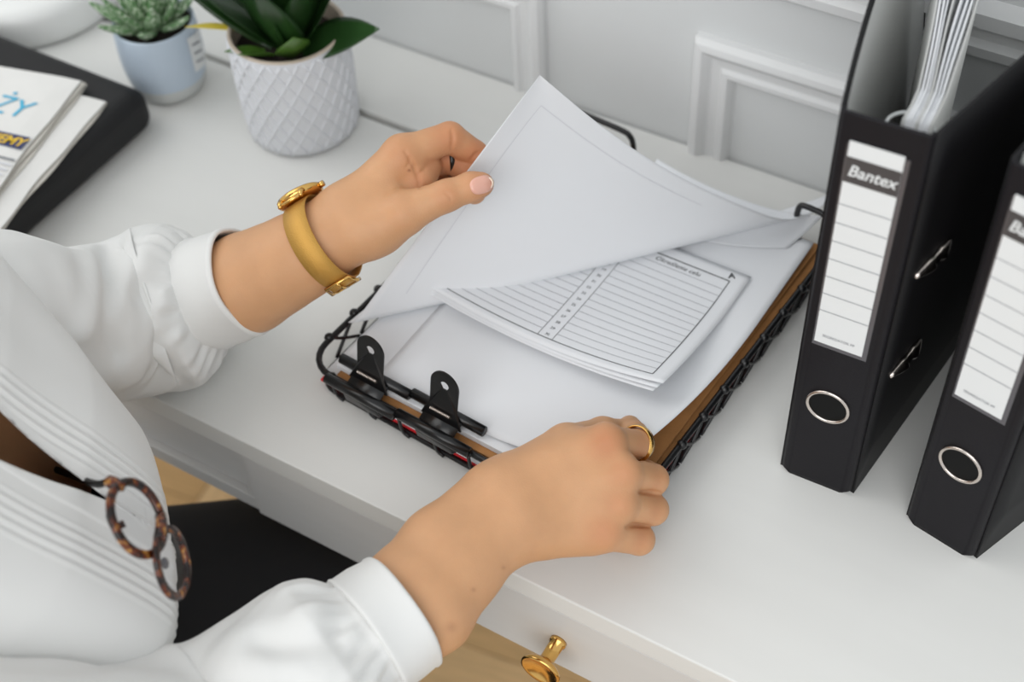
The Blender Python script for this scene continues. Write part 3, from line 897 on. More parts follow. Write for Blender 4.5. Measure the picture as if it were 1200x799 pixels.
def left_sdf(Q):
    arm = chain(Q, [L['elbow'], L['cuff'], L['mid'], L['watch'], L['wr']], [0.032, 0.0335, 0.0295, 0.0262, 0.0225], 0.012)
    arm = smin(arm, chain(Q, [L['watch'], L['wr2']], [0.024, 0.021], 0.01), 0.012)
    palm = None
    for a, b, ra, rb in (('m2a', 'm2', .0165, .0132), ('m3a', 'm3', .0165, .0132), ('m4a', 'm4', .0165, .0128), ('m5a', 'm5', .0165, .0125)):
        e = cone(Q, L[a], L[b], ra, rb); palm = e if palm is None else smin(palm, e, 0.010)
    palm = smin(palm, cone(Q, L['t0'], L['t1'], .0165, .0158), 0.014)
    palm = smin(palm, cone(Q, L['th'], L['pulp'], .0165, .0125), 0.012)
    palm = smin(palm, cone(Q, L['web'], L['m2'], .0095, .0095), 0.008)
    d = smin(arm, palm, 0.018)
    fi = chain(Q, [L['m2'], L['i1'], L['i2'], L['i3']], [.0122, .0108, .0094, .0080], 0.0020)
    fm = chain(Q, [L['m3'], L['d1'], L['d2'], L['d3']], [.0120, .0106, .0094, .0080], 0.0020)
    fr = chain(Q, [L['m4'], L['r1'], L['r2'], L['r3']], [.0116, .0102, .0090, .0078], 0.0020)
    fp = chain(Q, [L['m5'], L['p1'], L['p2'], L['p3']], [.0106, .0092, .0082, .0072], 0.0020)
    fing = smin(smin(smin(fi, fm, 0.0012), fr, 0.0012), fp, 0.0012)
    d = smin(d, fing, 0.0055)
    lobe = cone(Q, L['web2'], L['web'], .0105, .0098)
    d = smin(d, lobe, 0.0022)
    th = chain(Q, [L['t1'], L['t2'], L['t3'], L['t4']], [.0148, .0099, .0092, .0080], 0.006)
    d = smin(d, th, 0.0032)
    return d

# ---- right hand and forearm
Rj = {k: at(*v) for k, v in dict(
    elbow=(250, 885, 0.815), ca=(475, 688, 0.852), cb=(506, 717, 0.850), ma=(514, 640, 0.868), mb=(541, 670, 0.866), wa=(571, 586, 0.886), wb=(599, 614, 0.882),
    m2=(710, 518, 0.894), i1=(747, 521, 0.921), i2=(744, 510, 0.944), i3=(738, 500, 0.962),
    m3=(729, 554, 0.890), d1=(765, 562, 0.914), d2=(757, 556, 0.940), d3=(738, 544, 0.950),
    m4=(725, 590, 0.890), r1=(765, 597, 0.912), r2=(757, 594, 0.938), r3=(738, 588, 0.944),
    m5=(707, 621, 0.893), p1=(749, 632, 0.911), p2=(742, 629, 0.932), p3=(724, 624, 0.936),
    b2=(610, 566, 0.892), b3=(612, 585, 0.890), b4=(612, 605, 0.889), b5=(614, 618, 0.892), hy=(645, 621, 0.896), hy2=(690, 624, 0.899),
    t0=(603, 562, 0.904), t1=(664, 523, 0.912), t2=(706, 508, 0.940), t3=(735, 506, 0.956)).items()}
def right_sdf(Q):
    a = chain(Q, [Rj['elbow'], Rj['ca'], Rj['ma'], Rj['wa']], [.028, .0240, .0225, .0205], 0.01)
    b = chain(Q, [Rj['elbow'], Rj['cb'], Rj['mb'], Rj['wb']], [.028, .0240, .0225, .0205], 0.01)
    arm = smin(a, b, 0.02)
    palm = None
    for s, e_, ra, rb in (('b2', 'm2', .0165, .0128), ('b3', 'm3', .0165, .0126), ('b4', 'm4', .0165, .0124), ('b5', 'm5', .0160, .0130)):
        e = cone(Q, Rj[s], Rj[e_], ra, rb); palm = e if palm is None else smin(palm, e, 0.009)
    palm = smin(palm, cone(Q, Rj['hy'], Rj['hy2'], .0165, .0135), 0.010)
    palm = smin(palm, cone(Q, Rj['t0'], Rj['t1'], .0150, .0148), 0.016)
    d = smin(arm, palm, 0.022)
    def fin(m, j1, j2, j3, r): return chain(Q, [Rj[m], Rj[j1], Rj[j2], Rj[j3]], r, 0.0025)
    fi = fin('m2', 'i1', 'i2', 'i3', [.0112, .0096, .0088, .0078])
    fm = fin('m3', 'd1', 'd2', 'd3', [.0112, .0101, .0092, .0080])
    fr = fin('m4', 'r1', 'r2', 'r3', [.0110, .0100, .0090, .0078])
    fp = fin('m5', 'p1', 'p2', 'p3', [.0127, .0099, .0084, .0072])
    fing = smin(smin(smin(fi, fm, 0.0010), fr, 0.0010), fp, 0.0010)
    d = smin(d, fing, 0.0032)
    th = chain(Q, [Rj['t1'], Rj['t2'], Rj['t3']], [.0140, .0105, .0085], 0.005)
    return smin(d, th, 0.004)

# skin folds: shallow grooves following the surface
def grooved(fn, lines, d0, d1):
    segs = []
    for (pts, r) in lines:
        P = []
        for q in spline([(x, y, 0) for (x, y) in pts], 10):
            ds = np.linspace(d0, d1, 260); Q = np.array([at(q[0], q[1], d) for d in ds], np.float32)
            v = fn(Q); k = int(np.argmax(v < 0))
            if v[k] < 0: P.append(at(q[0], q[1], ds[k]))
        if len(P) > 1: segs.append((P, r))
    def f(Q):
        d = fn(Q)
        near = np.abs(d) < 0.02
        if near.any():
            Qn = Q[near]; dn = d[near]
            for (P, r) in segs:
                n = len(P)
                rs = [r * (0.35 + 0.65 * math.sin(math.pi * i / (n - 1))) for i in range(n)]
                c = chain(Qn, P, rs, 0.0003)
                dn = -smin(-dn, c, 0.0016)
            d = d.copy(); d[near] = dn
        return d
    return f
left_skin = grooved(left_sdf, [([(529, 152), (530.5, 163), (529, 176)], 0.0011), ([(474, 177), (484, 193), (490, 208), (492, 221)], 0.0013),
    ([(489, 209), (493, 203), (499, 197)], 0.0008), ([(551, 188), (556, 182), (561, 178)], 0.0010), ([(521, 226), (526, 229), (529, 235)], 0.0005), ([(481, 186), (479, 192), (476, 196)], 0.0006)], 0.93, 1.03)
right_skin = grooved(right_sdf, [([(748, 577), (758, 576), (768, 577), (777, 578)], 0.0017), ([(733, 617), (744, 615), (756, 616), (764, 618)], 0.0017), ([(744, 537), (753, 539), (762, 541)], 0.0014)], 0.84, 0.95)
def frame_axes(a, b):
    x = b - a; x = x / np.linalg.norm(x)
    y = np.cross(np.array([0, 0, 1.0]), x); y /= np.linalg.norm(y)
    return np.array([x, y, np.cross(x, y)])
def arm_mesh(fn, joints, h):
    P = np.array(list(joints.values())); ax = frame_axes(joints['elbow'], joints['m3'])
    q = P @ ax.T
    return nets(fn, q.min(0) - [0.045, 0.045, 0.045], q.max(0) + [0.02, 0.03, 0.03], h, ax)
vL, fL = arm_mesh(left_skin, L, 0.0010)
vR, fR = arm_mesh(right_skin, Rj, 0.0010)

# ---- torso, neck and head (under the blouse or out of the picture)
FW = np.array([0.902, 0.432, 0.0]); SR = np.array([0.432, -0.902, 0.0])      # facing, person's right
def cen(z): 
    t = np.interp(z, [-0.30, 0.0, 0.27, 0.34], [0, 0.5, 1, 1.15])
    k = np.interp(z, [-0.30, 0.0, 0.08, 0.16, 0.27, 0.5], [0.0, -0.012, -0.016, -0.019, -0.033, -0.110])
    return np.array([-0.185 + 0.07 * t, -0.215 + 0.012 * t, 0]) + FW * k
def bp(s, f, z): 
    c = cen(z); q = c + SR * s + FW * f
    return np.array([q[0], q[1], z + T])
ShL = bp(-0.115, -0.02, 0.165); ShR = bp(0.175, -0.01, 0.225)
EL, ER = L['elbow'], Rj['elbow']
def torso_sdf(Q):
    d = cone(Q, bp(-0.05, 0, -0.22), bp(0.05, 0, -0.22), 0.10, 0.10)
    d = smin(d, cone(Q, bp(-0.03, 0, -0.15), bp(-0.05, 0.0, 0.10), 0.085, 0.085), 0.05)
    d = smin(d, cone(Q, bp(0.03, 0, -0.15), bp(0.05, 0.0, 0.10), 0.085, 0.085), 0.05)
    d = smin(d, cone(Q, bp(-0.05, 0.0, 0.10), bp(0.05, 0.0, 0.10), 0.085, 0.085), 0.05)
    d = smin(d, cone(Q, bp(-0.07, 0.0, 0.20), bp(0.07, 0.0, 0.20), 0.058, 0.058), 0.04)
    for s in (-1, 1):
        d = smin(d, cone(Q, bp(s * 0.07, 0.045, 0.085), bp(s * 0.065, 0.04, 0.13), 0.048, 0.045), 0.03)
        d = smin(d, cone(Q, bp(s * 0.07, -0.01, 0.23), bp(s * 0.10, -0.02, 0.20), 0.045, 0.045), 0.03)
    d = smin(d, cone(Q, ShL, EL, 0.044, 0.032), 0.03)
    d = smin(d, cone(Q, ShR, ER, 0.044, 0.032), 0.03)
    d = smin(d, cone(Q, bp(0, 0.0, 0.23), bp(0, 0.035, 0.36), 0.055, 0.050), 0.03)
    hc = bp(0, 0.055, 0.44)
    d = smin(d, cone(Q, hc, bp(0, 0.035, 0.465), 0.080, 0.088), 0.02)
    d = smin(d, cone(Q, bp(0, 0.105, 0.385), bp(0, 0.085, 0.42), 0.038, 0.055), 0.03)
    d = smin(d, cone(Q, bp(0, 0.150, 0.445), bp(0, 0.162, 0.415), 0.008, 0.012), 0.012)       # nose
    d = smin(d, cone(Q, bp(-0.018, 0.136, 0.385), bp(0.018, 0.136, 0.385), 0.009, 0.009), 0.008)  # lips
    for s in (-1, 1):
        d = smin(d, cone(Q, bp(s * 0.080, 0.045, 0.455), bp(s * 0.078, 0.05, 0.415), 0.014, 0.010), 0.006)
        d = np.maximum(d, -cone(Q, bp(s * 0.033, 0.160, 0.447), bp(s * 0.033, 0.160, 0.447), 0.014, 0.014))
        d = smin(d, cone(Q, bp(s * 0.033, 0.130, 0.447), bp(s * 0.033, 0.130, 0.447), 0.0125, 0.0125), 0.003)
    return d
vT, fT = nets(torso_sdf, (-0.42, -0.46, T - 0.34), (0.22, 0.12, T + 0.58), 0.005)
V = np.concatenate([vL, vR, vT]); F = np.concatenate([fL, fR + len(vL), fT + len(vL) + len(vR)])

# skin colour: redder knuckles; the sheet's shade on the left fingers is painted in
def spot(p_, r): return np.exp(-((np.linalg.norm(V - p_, axis=1) / r) ** 2))
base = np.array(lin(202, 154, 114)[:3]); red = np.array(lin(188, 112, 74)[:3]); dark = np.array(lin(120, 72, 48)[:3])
kk = np.zeros(len(V))
for nme, r, a in (('m2', .012, .55), ('m3', .011, .35), ('m4', .011, .35), ('m5', .012, .45), ('d1', .009, .35), ('r1', .009, .35), ('p1', .009, .4), ('i1', .010, .3)):
    kk = np.maximum(kk, a * spot(Rj[nme] + 0.010 * (CAM_LOC - Rj[nme]) / np.linalg.norm(CAM_LOC - Rj[nme]), r))
for nme, r, a in (('m2', .012, .45), ('i1', .016, .55), ('i2', .016, .7), ('i3', .014, .6), ('d1', .02, .7), ('d2', .016, .7), ('t2', .009, .45), ('t3', .010, .3), ('t4', .012, .45), ('web', .010, .45), ('web2', .012, .45), ('r1', .02, .6), ('t1', .012, .2)):  # joint redness, plus the paper's shadow painted as darker orange on the fingers
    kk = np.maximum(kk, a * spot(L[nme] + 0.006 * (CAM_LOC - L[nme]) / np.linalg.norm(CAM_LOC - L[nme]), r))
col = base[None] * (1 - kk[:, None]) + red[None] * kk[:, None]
def mole(px, py, j, r):
    ray = at(px, py, 1.0) - CAM_LOC; ray /= np.linalg.norm(ray)
    t = (V - CAM_LOC) @ ray
    off = np.linalg.norm(V - CAM_LOC - t[:, None] * ray, axis=1)
    m_ = np.exp(-(off / r) ** 2) * (np.linalg.norm(V - j, axis=1) < 0.05)
    return m_[:, None]
m_ = np.clip(mole(479.5, 199.7, L['web'], 0.0009) * 0.9 + mole(555, 691, Rj['cb'], 0.0013) * 0.35 + mole(590, 665, Rj['mb'], 0.0012) * 0.3 + mole(529, 735, Rj['cb'], .003) * .25, 0, 1)
col = col * (1 - m_) + dark[None] * m_
M_skin = bpy.data.materials.new('skin'); M_skin.use_nodes = True
nt = M_skin.node_tree; bs = nt.nodes['Principled BSDF']
at_ = nt.nodes.new('ShaderNodeAttribute'); at_.attribute_name = 'skin_tone_shade'
tc = nt.nodes.new('ShaderNodeTexCoord')
n1 = nt.nodes.new('ShaderNodeTexNoise'); n1.inputs['Scale'].default_value = 60; n1.inputs['Detail'].default_value = 5
n2 = nt.nodes.new('ShaderNodeTexNoise'); n2.inputs['Scale'].default_value = 900; n2.inputs['Detail'].default_value = 3
hs = nt.nodes.new('ShaderNodeHueSaturation')
mr = nt.nodes.new('ShaderNodeMapRange'); mr.inputs['To Min'].default_value = 0.90; mr.inputs['To Max'].default_value = 1.08
nt.links.new(tc.outputs['Object'], n1.inputs['Vector']); nt.links.new(tc.outputs['Object'], n2.inputs['Vector'])
nt.links.new(n1.outputs['Fac'], mr.inputs['Value']); nt.links.new(mr.outputs[0], hs.inputs['Value'])
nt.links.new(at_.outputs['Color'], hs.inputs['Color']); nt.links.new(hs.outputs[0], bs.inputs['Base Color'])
bmp = nt.nodes.new('ShaderNodeBump'); bmp.inputs['Strength'].default_value = 0.22; bmp.inputs['Distance'].default_value = 0.0006
nt.links.new(n2.outputs['Fac'], bmp.inputs['Height']); nt.links.new(bmp.outputs[0], bs.inputs['Normal'])
bs.inputs['Roughness'].default_value = 0.5
bs.inputs['Specular IOR Level'].default_value = 0.35
bs.inputs['Subsurface Weight'].default_value = 0.12
bs.inputs['Subsurface Radius'].default_value = (1.0, 0.35, 0.18)
bs.inputs['Subsurface Scale'].default_value = 0.004
me = bpy.data.meshes.new('body')
me.vertices.add(len(V)); me.vertices.foreach_set('co', V.astype(np.float32).ravel())
me.loops.add(F.size); me.loops.foreach_set('vertex_index', F.astype(np.int32).ravel())
me.polygons.add(len(F)); me.polygons.foreach_set('loop_start', np.arange(0, F.size, 4, dtype=np.int32)); me.polygons.foreach_set('loop_total', np.full(len(F), 4, np.int32))
me.update(calc_edges=True); me.validate()
me.polygons.foreach_set('use_smooth', np.ones(len(me.polygons), bool))
ca = me.color_attributes.new('skin_tone_shade', 'FLOAT_COLOR', 'POINT')
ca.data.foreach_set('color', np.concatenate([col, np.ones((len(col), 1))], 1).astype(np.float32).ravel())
me.materials.append(M_skin)
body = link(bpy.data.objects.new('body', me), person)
sm = body.modifiers.new('smooth', 'SMOOTH'); sm.factor = 0.5; sm.iterations = 2

# thumb nail, laid on the thumb's skin
def march(fn, px, py, d0, d1):
    ds = np.linspace(d0, d1, 160); Q = np.array([at(px, py, d) for d in ds], np.float32)
    v = fn(Q); k = np.argmax(v < 0)
    return ds[k] if v[k] < 0 else None
nd = np.array([0.955, -0.297]); nn = np.array([0.297, 0.955])
def nail_pt(a, r, lift):
    x = math.cos(a); y = math.sin(a)
    q = np.array([564.5, 216.5]) + nd * 14.0 * r * np.sign(x) * abs(x) ** 0.75 + nn * 10.5 * r * np.sign(y) * abs(y) ** 0.85
    d = march(left_sdf, q[0], q[1], 0.93, 0.975)
    if d is None: d = 0.9520
    return at(q[0], q[1], d - lift)
Vn = []; Fn = []
rings = [0.25, 0.5, 0.75, 0.92, 1.0]; NS = 28
for ri, r in enumerate(rings):
    for k in range(NS): Vn.append(nail_pt(2 * math.pi * k / NS, r, 0.0009 if r < 1 else 0.0002))
for ri in range(len(rings) - 1):
    for k in range(NS): Fn.append((ri * NS + k, ri * NS + (k + 1) % NS, (ri + 1) * NS + (k + 1) % NS, (ri + 1) * NS + k))
Fn.append(tuple(range(NS - 1, -1, -1)))
mesh('thumbnail', Vn, Fn, M_nail, body)
# free white edge past the fingertip
Vn = []; Fn = []
for k in range(13):
    a = -math.pi / 2.6 + math.pi / 1.3 * k / 12
    for r, dd in ((12.0, 0.9504), (14.5, 0.9522)):
        q = np.array([564.5, 216.5]) + nd * r * math.cos(a) * 1.02 + nn * 9.5 * math.sin(a)
        Vn.append(at(q[0], q[1], dd + 0.0012 * (abs(math.sin(a)) ** 2) * 3))
for k in range(12): Fn.append((2 * k, 2 * k + 1, 2 * k + 3, 2 * k + 2))
mesh('nail_edge', Vn, Fn, M_nailtip, body, solid=0.0005)

# ---- hair (out of the picture)
def hair_sdf(Q):
    d = cone(Q, bp(0, 0.02, 0.475), bp(0, 0.0, 0.43), 0.098, 0.095)
    d = smin(d, cone(Q, bp(0, -0.06, 0.42), bp(0, -0.085, 0.36), 0.05, 0.045), 0.03)
    c = FW
    front = (Q - np.array(bp(0, 0.085, 0.45), np.float32)) @ FW.astype(np.float32)
    return np.maximum(d, front)
vH, fH = nets(hair_sdf, (-0.34, -0.40, T + 0.28), (0.10, 0.0, T + 0.62), 0.006)
mesh('hair', vH, fH, M_hair, person)

# ---- trousers
def trouser_sdf(Q):
    hl = np.array([-0.225, -0.145, T - 0.205]); hr = np.array([-0.155, -0.300, T - 0.205])
    kl = np.array([-0.035, 0.020, T - 0.205]); kr = np.array([0.030, -0.100, T - 0.205])
    d = cone(Q, hl, hr, 0.100, 0.100)
    d = smin(d, cone(Q, hl, kl, 0.102, 0.085), 0.04)
    d = smin(d, cone(Q, hr, kr, 0.102, 0.082), 0.04)
    d = smin(d, cone(Q, kl, np.array([-0.13, -0.03, 0.09]), 0.066, 0.045), 0.02)
    d = smin(d, cone(Q, kr, np.array([-0.11, -0.19, 0.09]), 0.066, 0.045), 0.02)
    d = smin(d, cone(Q, bp(0, 0, -0.22), bp(0, 0, -0.14), 0.10, 0.095), 0.04)
    return d
vP, fP = nets(trouser_sdf, (-0.42, -0.46, 0.03), (0.32, 0.18, T - 0.03), 0.008)
mesh('trousers', vP, fP, M_trouser, person, subsurf=0)
for (x, y) in ((-0.13, -0.03), (-0.11, -0.19)):
    vs_, fs_ = nets(lambda Q: smin(cone(Q, np.array([x, y, 0.05]), np.array([x + 0.13, y + 0.05, 0.032]), 0.042, 0.030), cone(Q, np.array([x - 0.02, y - 0.01, 0.04]), np.array([x, y, 0.10]), 0.038, 0.036), 0.02), (x - 0.1, y - 0.08, -0.01), (x + 0.2, y + 0.13, 0.16), 0.006)
    vs_[:, 2] = np.maximum(vs_[:, 2], 0.001)
    mesh('shoe', vs_, fs_, M_black, person)

# ---- blouse
def interp(z, zs, vs_):
    return float(np.interp(z, zs, vs_))
VB = 0.142                                                   # bottom of the V opening
def vopen(z): return 0.0006 + 1.05 * max(0.0, z - VB) if z > VB else 0.0006
def blouse_pt(z, phi, off=0.0):
    zs = [-0.26, -0.16, -0.06, 0.03, 0.10, 0.16, 0.215, 0.25, 0.275, 0.29]
    a = interp(z, zs, [0.165, 0.158, 0.148, 0.152, 0.158, 0.160, 0.160, 0.150, 0.110, 0.075])
    bf = interp(z, zs, [0.085, 0.090, 0.095, 0.104, 0.110, 0.102, 0.088, 0.072, 0.058, 0.050])
    bb = interp(z, zs, [0.125, 0.120, 0.105, 0.105, 0.108, 0.108, 0.100, 0.085, 0.070, 0.060])
    s = math.sin(phi); c = math.cos(phi)
    ss = a * (abs(s) ** 0.9) * (1 if s >= 0 else -1)
    ff = (bf if c >= 0 else bb) * (abs(c) ** 0.85) * (1 if c >= 0 else -1)
    if c > 0:
        for sd in (-1, 1):
            dx = (ss - sd * 0.070) / 0.062; dz = (z - 0.085) / (0.055 if z < 0.085 else 0.095)
            ff += (0.041 if sd < 0 else 0.076) * math.exp(-dx * dx - dz * dz)
        # cloth bridging between the breasts
        ff += 0.034 * math.exp(-(ss / 0.05) ** 2 - ((z - 0.09) / 0.07) ** 2)
        # pin tucks beside the opening
        x = abs(ss)
        env = float(sstep(0.018, 0.022, x) * (1 - sstep(0.044, 0.048, x)))
        xe = a * math.sin(vopen(z)) ** 0.9 + (0.006 if ss < 0 else 0) if z > VB else 0.0
        env *= float(sstep(xe + 0.003, xe + 0.009, x))
        ff += env * 0.0009 * math.cos(2 * math.pi * (x - 0.02) / 0.0062)
        # soft drape folds
        ff += 0.0022 * math.sin(ss * 70 + z * 18) * float(sstep(0.05, 0.1, x)) + 0.0016 * math.sin(z * 60 + ss * 25) * float(sstep(0.03, 0.09, x))
        # raised placket
        ff += 0.0010 * float(sstep(0.011, 0.009, x)) if x < 0.012 else 0
    k = 1 + off / 0.11
    q = cen(z) + SR * ss * k + FW * ff * k
    return np.array([q[0], q[1], z + T])
NU, NV = 420, 240
def bl(a, b):
    z = -0.24 + b * 0.53
    v = vopen(z) if z > VB else 0.0
    # denser columns near the front
    t = a * 2 - 1                                            # -1..1 around from left edge of V, back, to right edge
    sgn = 1 if t >= 0 else -1
    m_ = 1 - abs(t)                                          # 0 at the V edge, 1 at the back
    ph = v + (math.pi - v) * (m_ ** 1.7)
    return blouse_pt(z, sgn * ph - 0.030 * (1 - m_) ** 3)
bl_obj = G().grid(bl, NU, NV).build('blouse', M_blouse, person, solid=0.0008, solid_offset=-1)

# folds of the sleeves: (points on the cloth, height, width)
LF = [([(156, 300), (152, 335), (156, 385), (150, 450)], 0.0050, 0.012), ([(126, 286), (131, 335), (131, 380), (144, 415)], -0.0055, 0.006), ([(113, 284), (113, 335), (106, 390)], 0.0045, 0.007), ([(98, 296), (104, 340), (92, 385)], -0.0040, 0.007),
      ([(232, 326), (205, 350), (186, 370), (166, 440)], 0.0060, 0.009), ([(214, 372), (192, 395), (178, 432)], -0.0050, 0.008), ([(226, 296), (196, 316), (160, 345)], -0.0035, 0.007), ([(236, 385), (205, 410), (180, 424)], 0.0035, 0.007),
      ([(60, 300), (75, 340), (80, 372)], -0.0035, 0.006)]
RF = [([(412, 738), (376, 748), (345, 754), (303, 752)], -0.0050, 0.007), ([(292, 768), (330, 770), (376, 776)], 0.0050, 0.009), ([(416, 737), (398, 755), (376, 776)], -0.0035, 0.006), ([(378, 706), (335, 722), (296, 738)], 0.0040, 0.010), ([(120, 775), (200, 770), (240, 790)], -0.0040, 0.010), ([(60, 770), (130, 760), (200, 755)], 0.0040, 0.012)]
def sleeve(name, path, radii, cuffgather, fold_amp, seed, folds=(), nphi=150, nl=130):
    rnd = random.Random(seed)
    P = spline(path, nl)
    R = [np.interp(i / nl, np.linspace(0, 1, len(radii)), radii) for i in range(nl + 1)]
    modes = [(rnd.choice([2, 3, 4, 5]), rnd.uniform(2, 9), rnd.uniform(0, 6.28), rnd.uniform(0.5, 1.0)) for _ in range(6)]
    g = G(); V = []
    u = None
    for i in range(nl + 1):
        t = P[min(nl, i + 1)] - P[max(0, i - 1)]; t /= np.linalg.norm(t)
        if u is None: u = np.array([0, 0, 1.0])
        u = u - t * (u @ t); u /= np.linalg.norm(u); v = np.cross(t, u)
        a = i / nl
        for k in range(nphi):
            ph = 2 * math.pi * k / nphi
            f = 0
            for (m_, q_, p_, am) in modes:
                w_ = math.sin(m_ * ph + q_ * a * 2.4 + p_)
                f += am * (0.55 - abs(w_) ** 1.1 * 0.9)
            env = math.sin(math.pi * min(1, max(0, a * 0.92 + 0.06))) ** 0.7
            ga = cuffgather * math.exp(-((a - 0.785) / 0.055) ** 2) * (math.sin(17 * ph + 2 * math.sin(3 * ph)) + 0.6 * math.sin(29 * ph + 1))
            # the fold of cloth where the elbow bends
            r = R[i] * (1 + fold_amp * f * env * 0.35) + ga
            V.append(P[i] + r * (math.cos(ph) * u + math.sin(ph) * v))
    V = np.array(V); C3 = np.repeat(np.array(P), nphi, axis=0)
    Nn = V - C3; Nn /= np.linalg.norm(Nn, axis=1)[:, None]
    Qc = (V - CAM_LOC) @ RM; X2 = 600 + FPX * Qc[:, 0] / -Qc[:, 2]; Y2 = 399.5 - FPX * Qc[:, 1] / -Qc[:, 2]
    disp = np.zeros(len(V))
    for (pp, am, wd) in folds:
        P3 = []
        for q in spline([(x, y, 0) for (x, y) in pp], 18):
            d2 = (X2 - q[0]) ** 2 + (Y2 - q[1]) ** 2
            c_ = np.where(d2 < max(49, d2.min() * 1.2))[0]
            P3.append(V[c_[np.argmin(-Qc[c_, 2])]])
        P3 = np.array(P3)
        for _ in range(3): P3[1:-1] = (P3[:-2] + P3[1:-1] + P3[2:]) / 3
        dm = np.full(len(V), 9.0)
        for i in range(len(P3) - 1):
            a_ = P3[i]; b_ = P3[i + 1] - a_
            h_ = np.clip(((V - a_) @ b_) / max(1e-9, b_ @ b_), 0, 1)
            dm = np.minimum(dm, np.linalg.norm(V - a_ - h_[:, None] * b_, axis=1))
        disp += am * 0.85 * np.exp(-(dm / (wd * 1.15)) ** 2)
    disp *= 1 - sstep(0.74, 0.84, np.repeat(np.arange(nl + 1) / nl, nphi))
    V = list(V + Nn * disp[:, None])
    F = [(i * nphi + k, i * nphi + (k + 1) % nphi, (i + 1) * nphi + (k + 1) % nphi, (i + 1) * nphi + k) for i in range(nl) for k in range(nphi)]
    o = g.add(V, F).build(name, M_blouse, bl_obj)
    sm_ = o.modifiers.new('smooth', 'SMOOTH'); sm_.factor = 0.5; sm_.iterations = 4
    return o
def cuff(c0, c1, r0, r1, name='cuff'):
    c0 = np.array(c0); c1 = np.array(c1)
    t = c1 - c0; Lc = np.linalg.norm(t); t /= Lc
    u = np.array([0, 0, 1.0]) - t * t[2]; u /= np.linalg.norm(u); v = np.cross(t, u)
    prof = [(0.0, -0.0012), (0.02, 0.0012), (0.06, 0.0018), (0.12, 0.0010), (0.5, 0.0016), (0.86, 0.0010), (0.90, 0.0018), (0.97, 0.0016), (1.0, 0.0004), (1.0, -0.0012), (0.9, -0.0020), (0.5, -0.0022), (0.0, -0.0022)]
    V = []; n = 96
    for (a, o) in prof:
        for k in range(n):
            ph = 2 * math.pi * k / n
            r = r0 + (r1 - r0) * a + o + 0.0012 * math.sin(2 * ph + 1) + 0.0006 * math.sin(5 * ph + a * 3)
            V.append(c0 + t * Lc * a + r * (math.cos(ph) * u + math.sin(ph) * v))
    m_ = len(prof)
    F = [(i * n + k, i * n + (k + 1) % n, ((i + 1) % m_) * n + (k + 1) % n, ((i + 1) % m_) * n + k) for i in range(m_) for k in range(n)]
    return G().add(V, F).build(name, M_blouse, bl_obj)
lc0 = at(241, 345, 1.019); lc1 = at(289, 328, 1.004)
sleeve('sleeve', [bp(-0.10, 0.0, 0.16), at(-10, 372, 0.90), at(66, 388, 0.965), at(128, 378, 1.010), at(183, 364, 1.026), at(218, 352, 1.022), lc0, lc0 * 0.6 + lc1 * 0.4], [0.062, 0.056, 0.056, 0.057, 0.061, 0.0575, 0.0390, 0.0365], 0.0030, 0.10, 5, LF)
cuff(lc0, lc1, 0.0405, 0.0385)
rc0 = at(428, 748, 0.838); rc1 = at(474, 714, 0.848)
sleeve('sleeve', [bp(0.12, 0.0, 0.20), ShR + np.array([0, -0.005, -0.02]), at(60, 930, 0.735), at(230, 885, 0.805), at(330, 822, 0.825), at(395, 772, 0.834), rc0, rc0 * 0.6 + rc1 * 0.4], [0.075, 0.072, 0.064, 0.062, 0.059, 0.0560, 0.0380, 0.0355], 0.0030, 0.13, 8, RF)
cuff(rc0, rc1, 0.0395, 0.0380)

# ------------------------------------------------------------------ wristwatch
wt = thing('wristwatch', 'gold wristwatch with mesh band worn on the left wrist', 'watch')
ax_ = L['wr'] - L['mid']; ax_ /= np.linalg.norm(ax_)
wc = at(379, 284, 0.981)
tocam = CAM_LOC - wc; tocam -= ax_ * (tocam @ ax_); tocam /= np.linalg.norm(tocam)
side = np.cross(ax_, tocam)                                  # roughly image up/down across the wrist
if (RM.T @ side)[1] < 0: side = -side                        # 'side' points to the upper side of the arm in the picture
def wp(ang, r, x): return wc + (tocam * math.cos(ang) + side * math.sin(ang)) * r + ax_ * x
# radius of the wrist along each direction
def wrist_r(ang, x):
    ds = np.linspace(0.010, 0.05, 120); Q = np.array([wp(ang, d, x) for d in ds], np.float32)
    v = left_sdf(Q); k = np.argmax(v > 0); return ds[k]
NB = 72
angs = np.linspace(0, 2 * math.pi, NB, endpoint=False)
rad = np.array([max(wrist_r(a, x) for x in (-0.008, 0, 0.008)) for a in angs]) + 0.0014
rad = np.array([(rad[(i - 2) % NB] + rad[(i - 1) % NB] + rad[i] + rad[(i + 1) % NB] + rad[(i + 2) % NB]) / 5 for i in range(NB)])
Vw = []
sec = [(-0.0090, 0.0), (-0.0090, 0.0010), (0.0, 0.0013), (0.0090, 0.0010), (0.0090, 0.0), (0.0, 0.0)]
for i, a in enumerate(angs):
    for (x, o) in sec: Vw.append(wp(a, rad[i] + o, x))
n6 = len(sec)
Fw = [(i * n6 + k, i * n6 + (k + 1) % n6, ((i + 1) % NB) * n6 + (k + 1) % n6, ((i + 1) % NB) * n6 + k) for i in range(NB) for k in range(n6)]
mesh('mesh_band', Vw, Fw, M_mesh, wt)
ca_ = math.radians(104)                                      # the case sits on the upper side of the wrist
ci = int(ca_ / (2 * math.pi) * NB)
cn = tocam * math.cos(ca_) + side * math.sin(ca_); cc = wc + cn * (rad[ci] + 0.0012)
cu = np.cross(cn, ax_)
WM = Matrix(((ax_[0], cu[0], cn[0], cc[0]), (ax_[1], cu[1], cn[1], cc[1]), (ax_[2], cu[2], cn[2], cc[2]), (0, 0, 0, 1)))
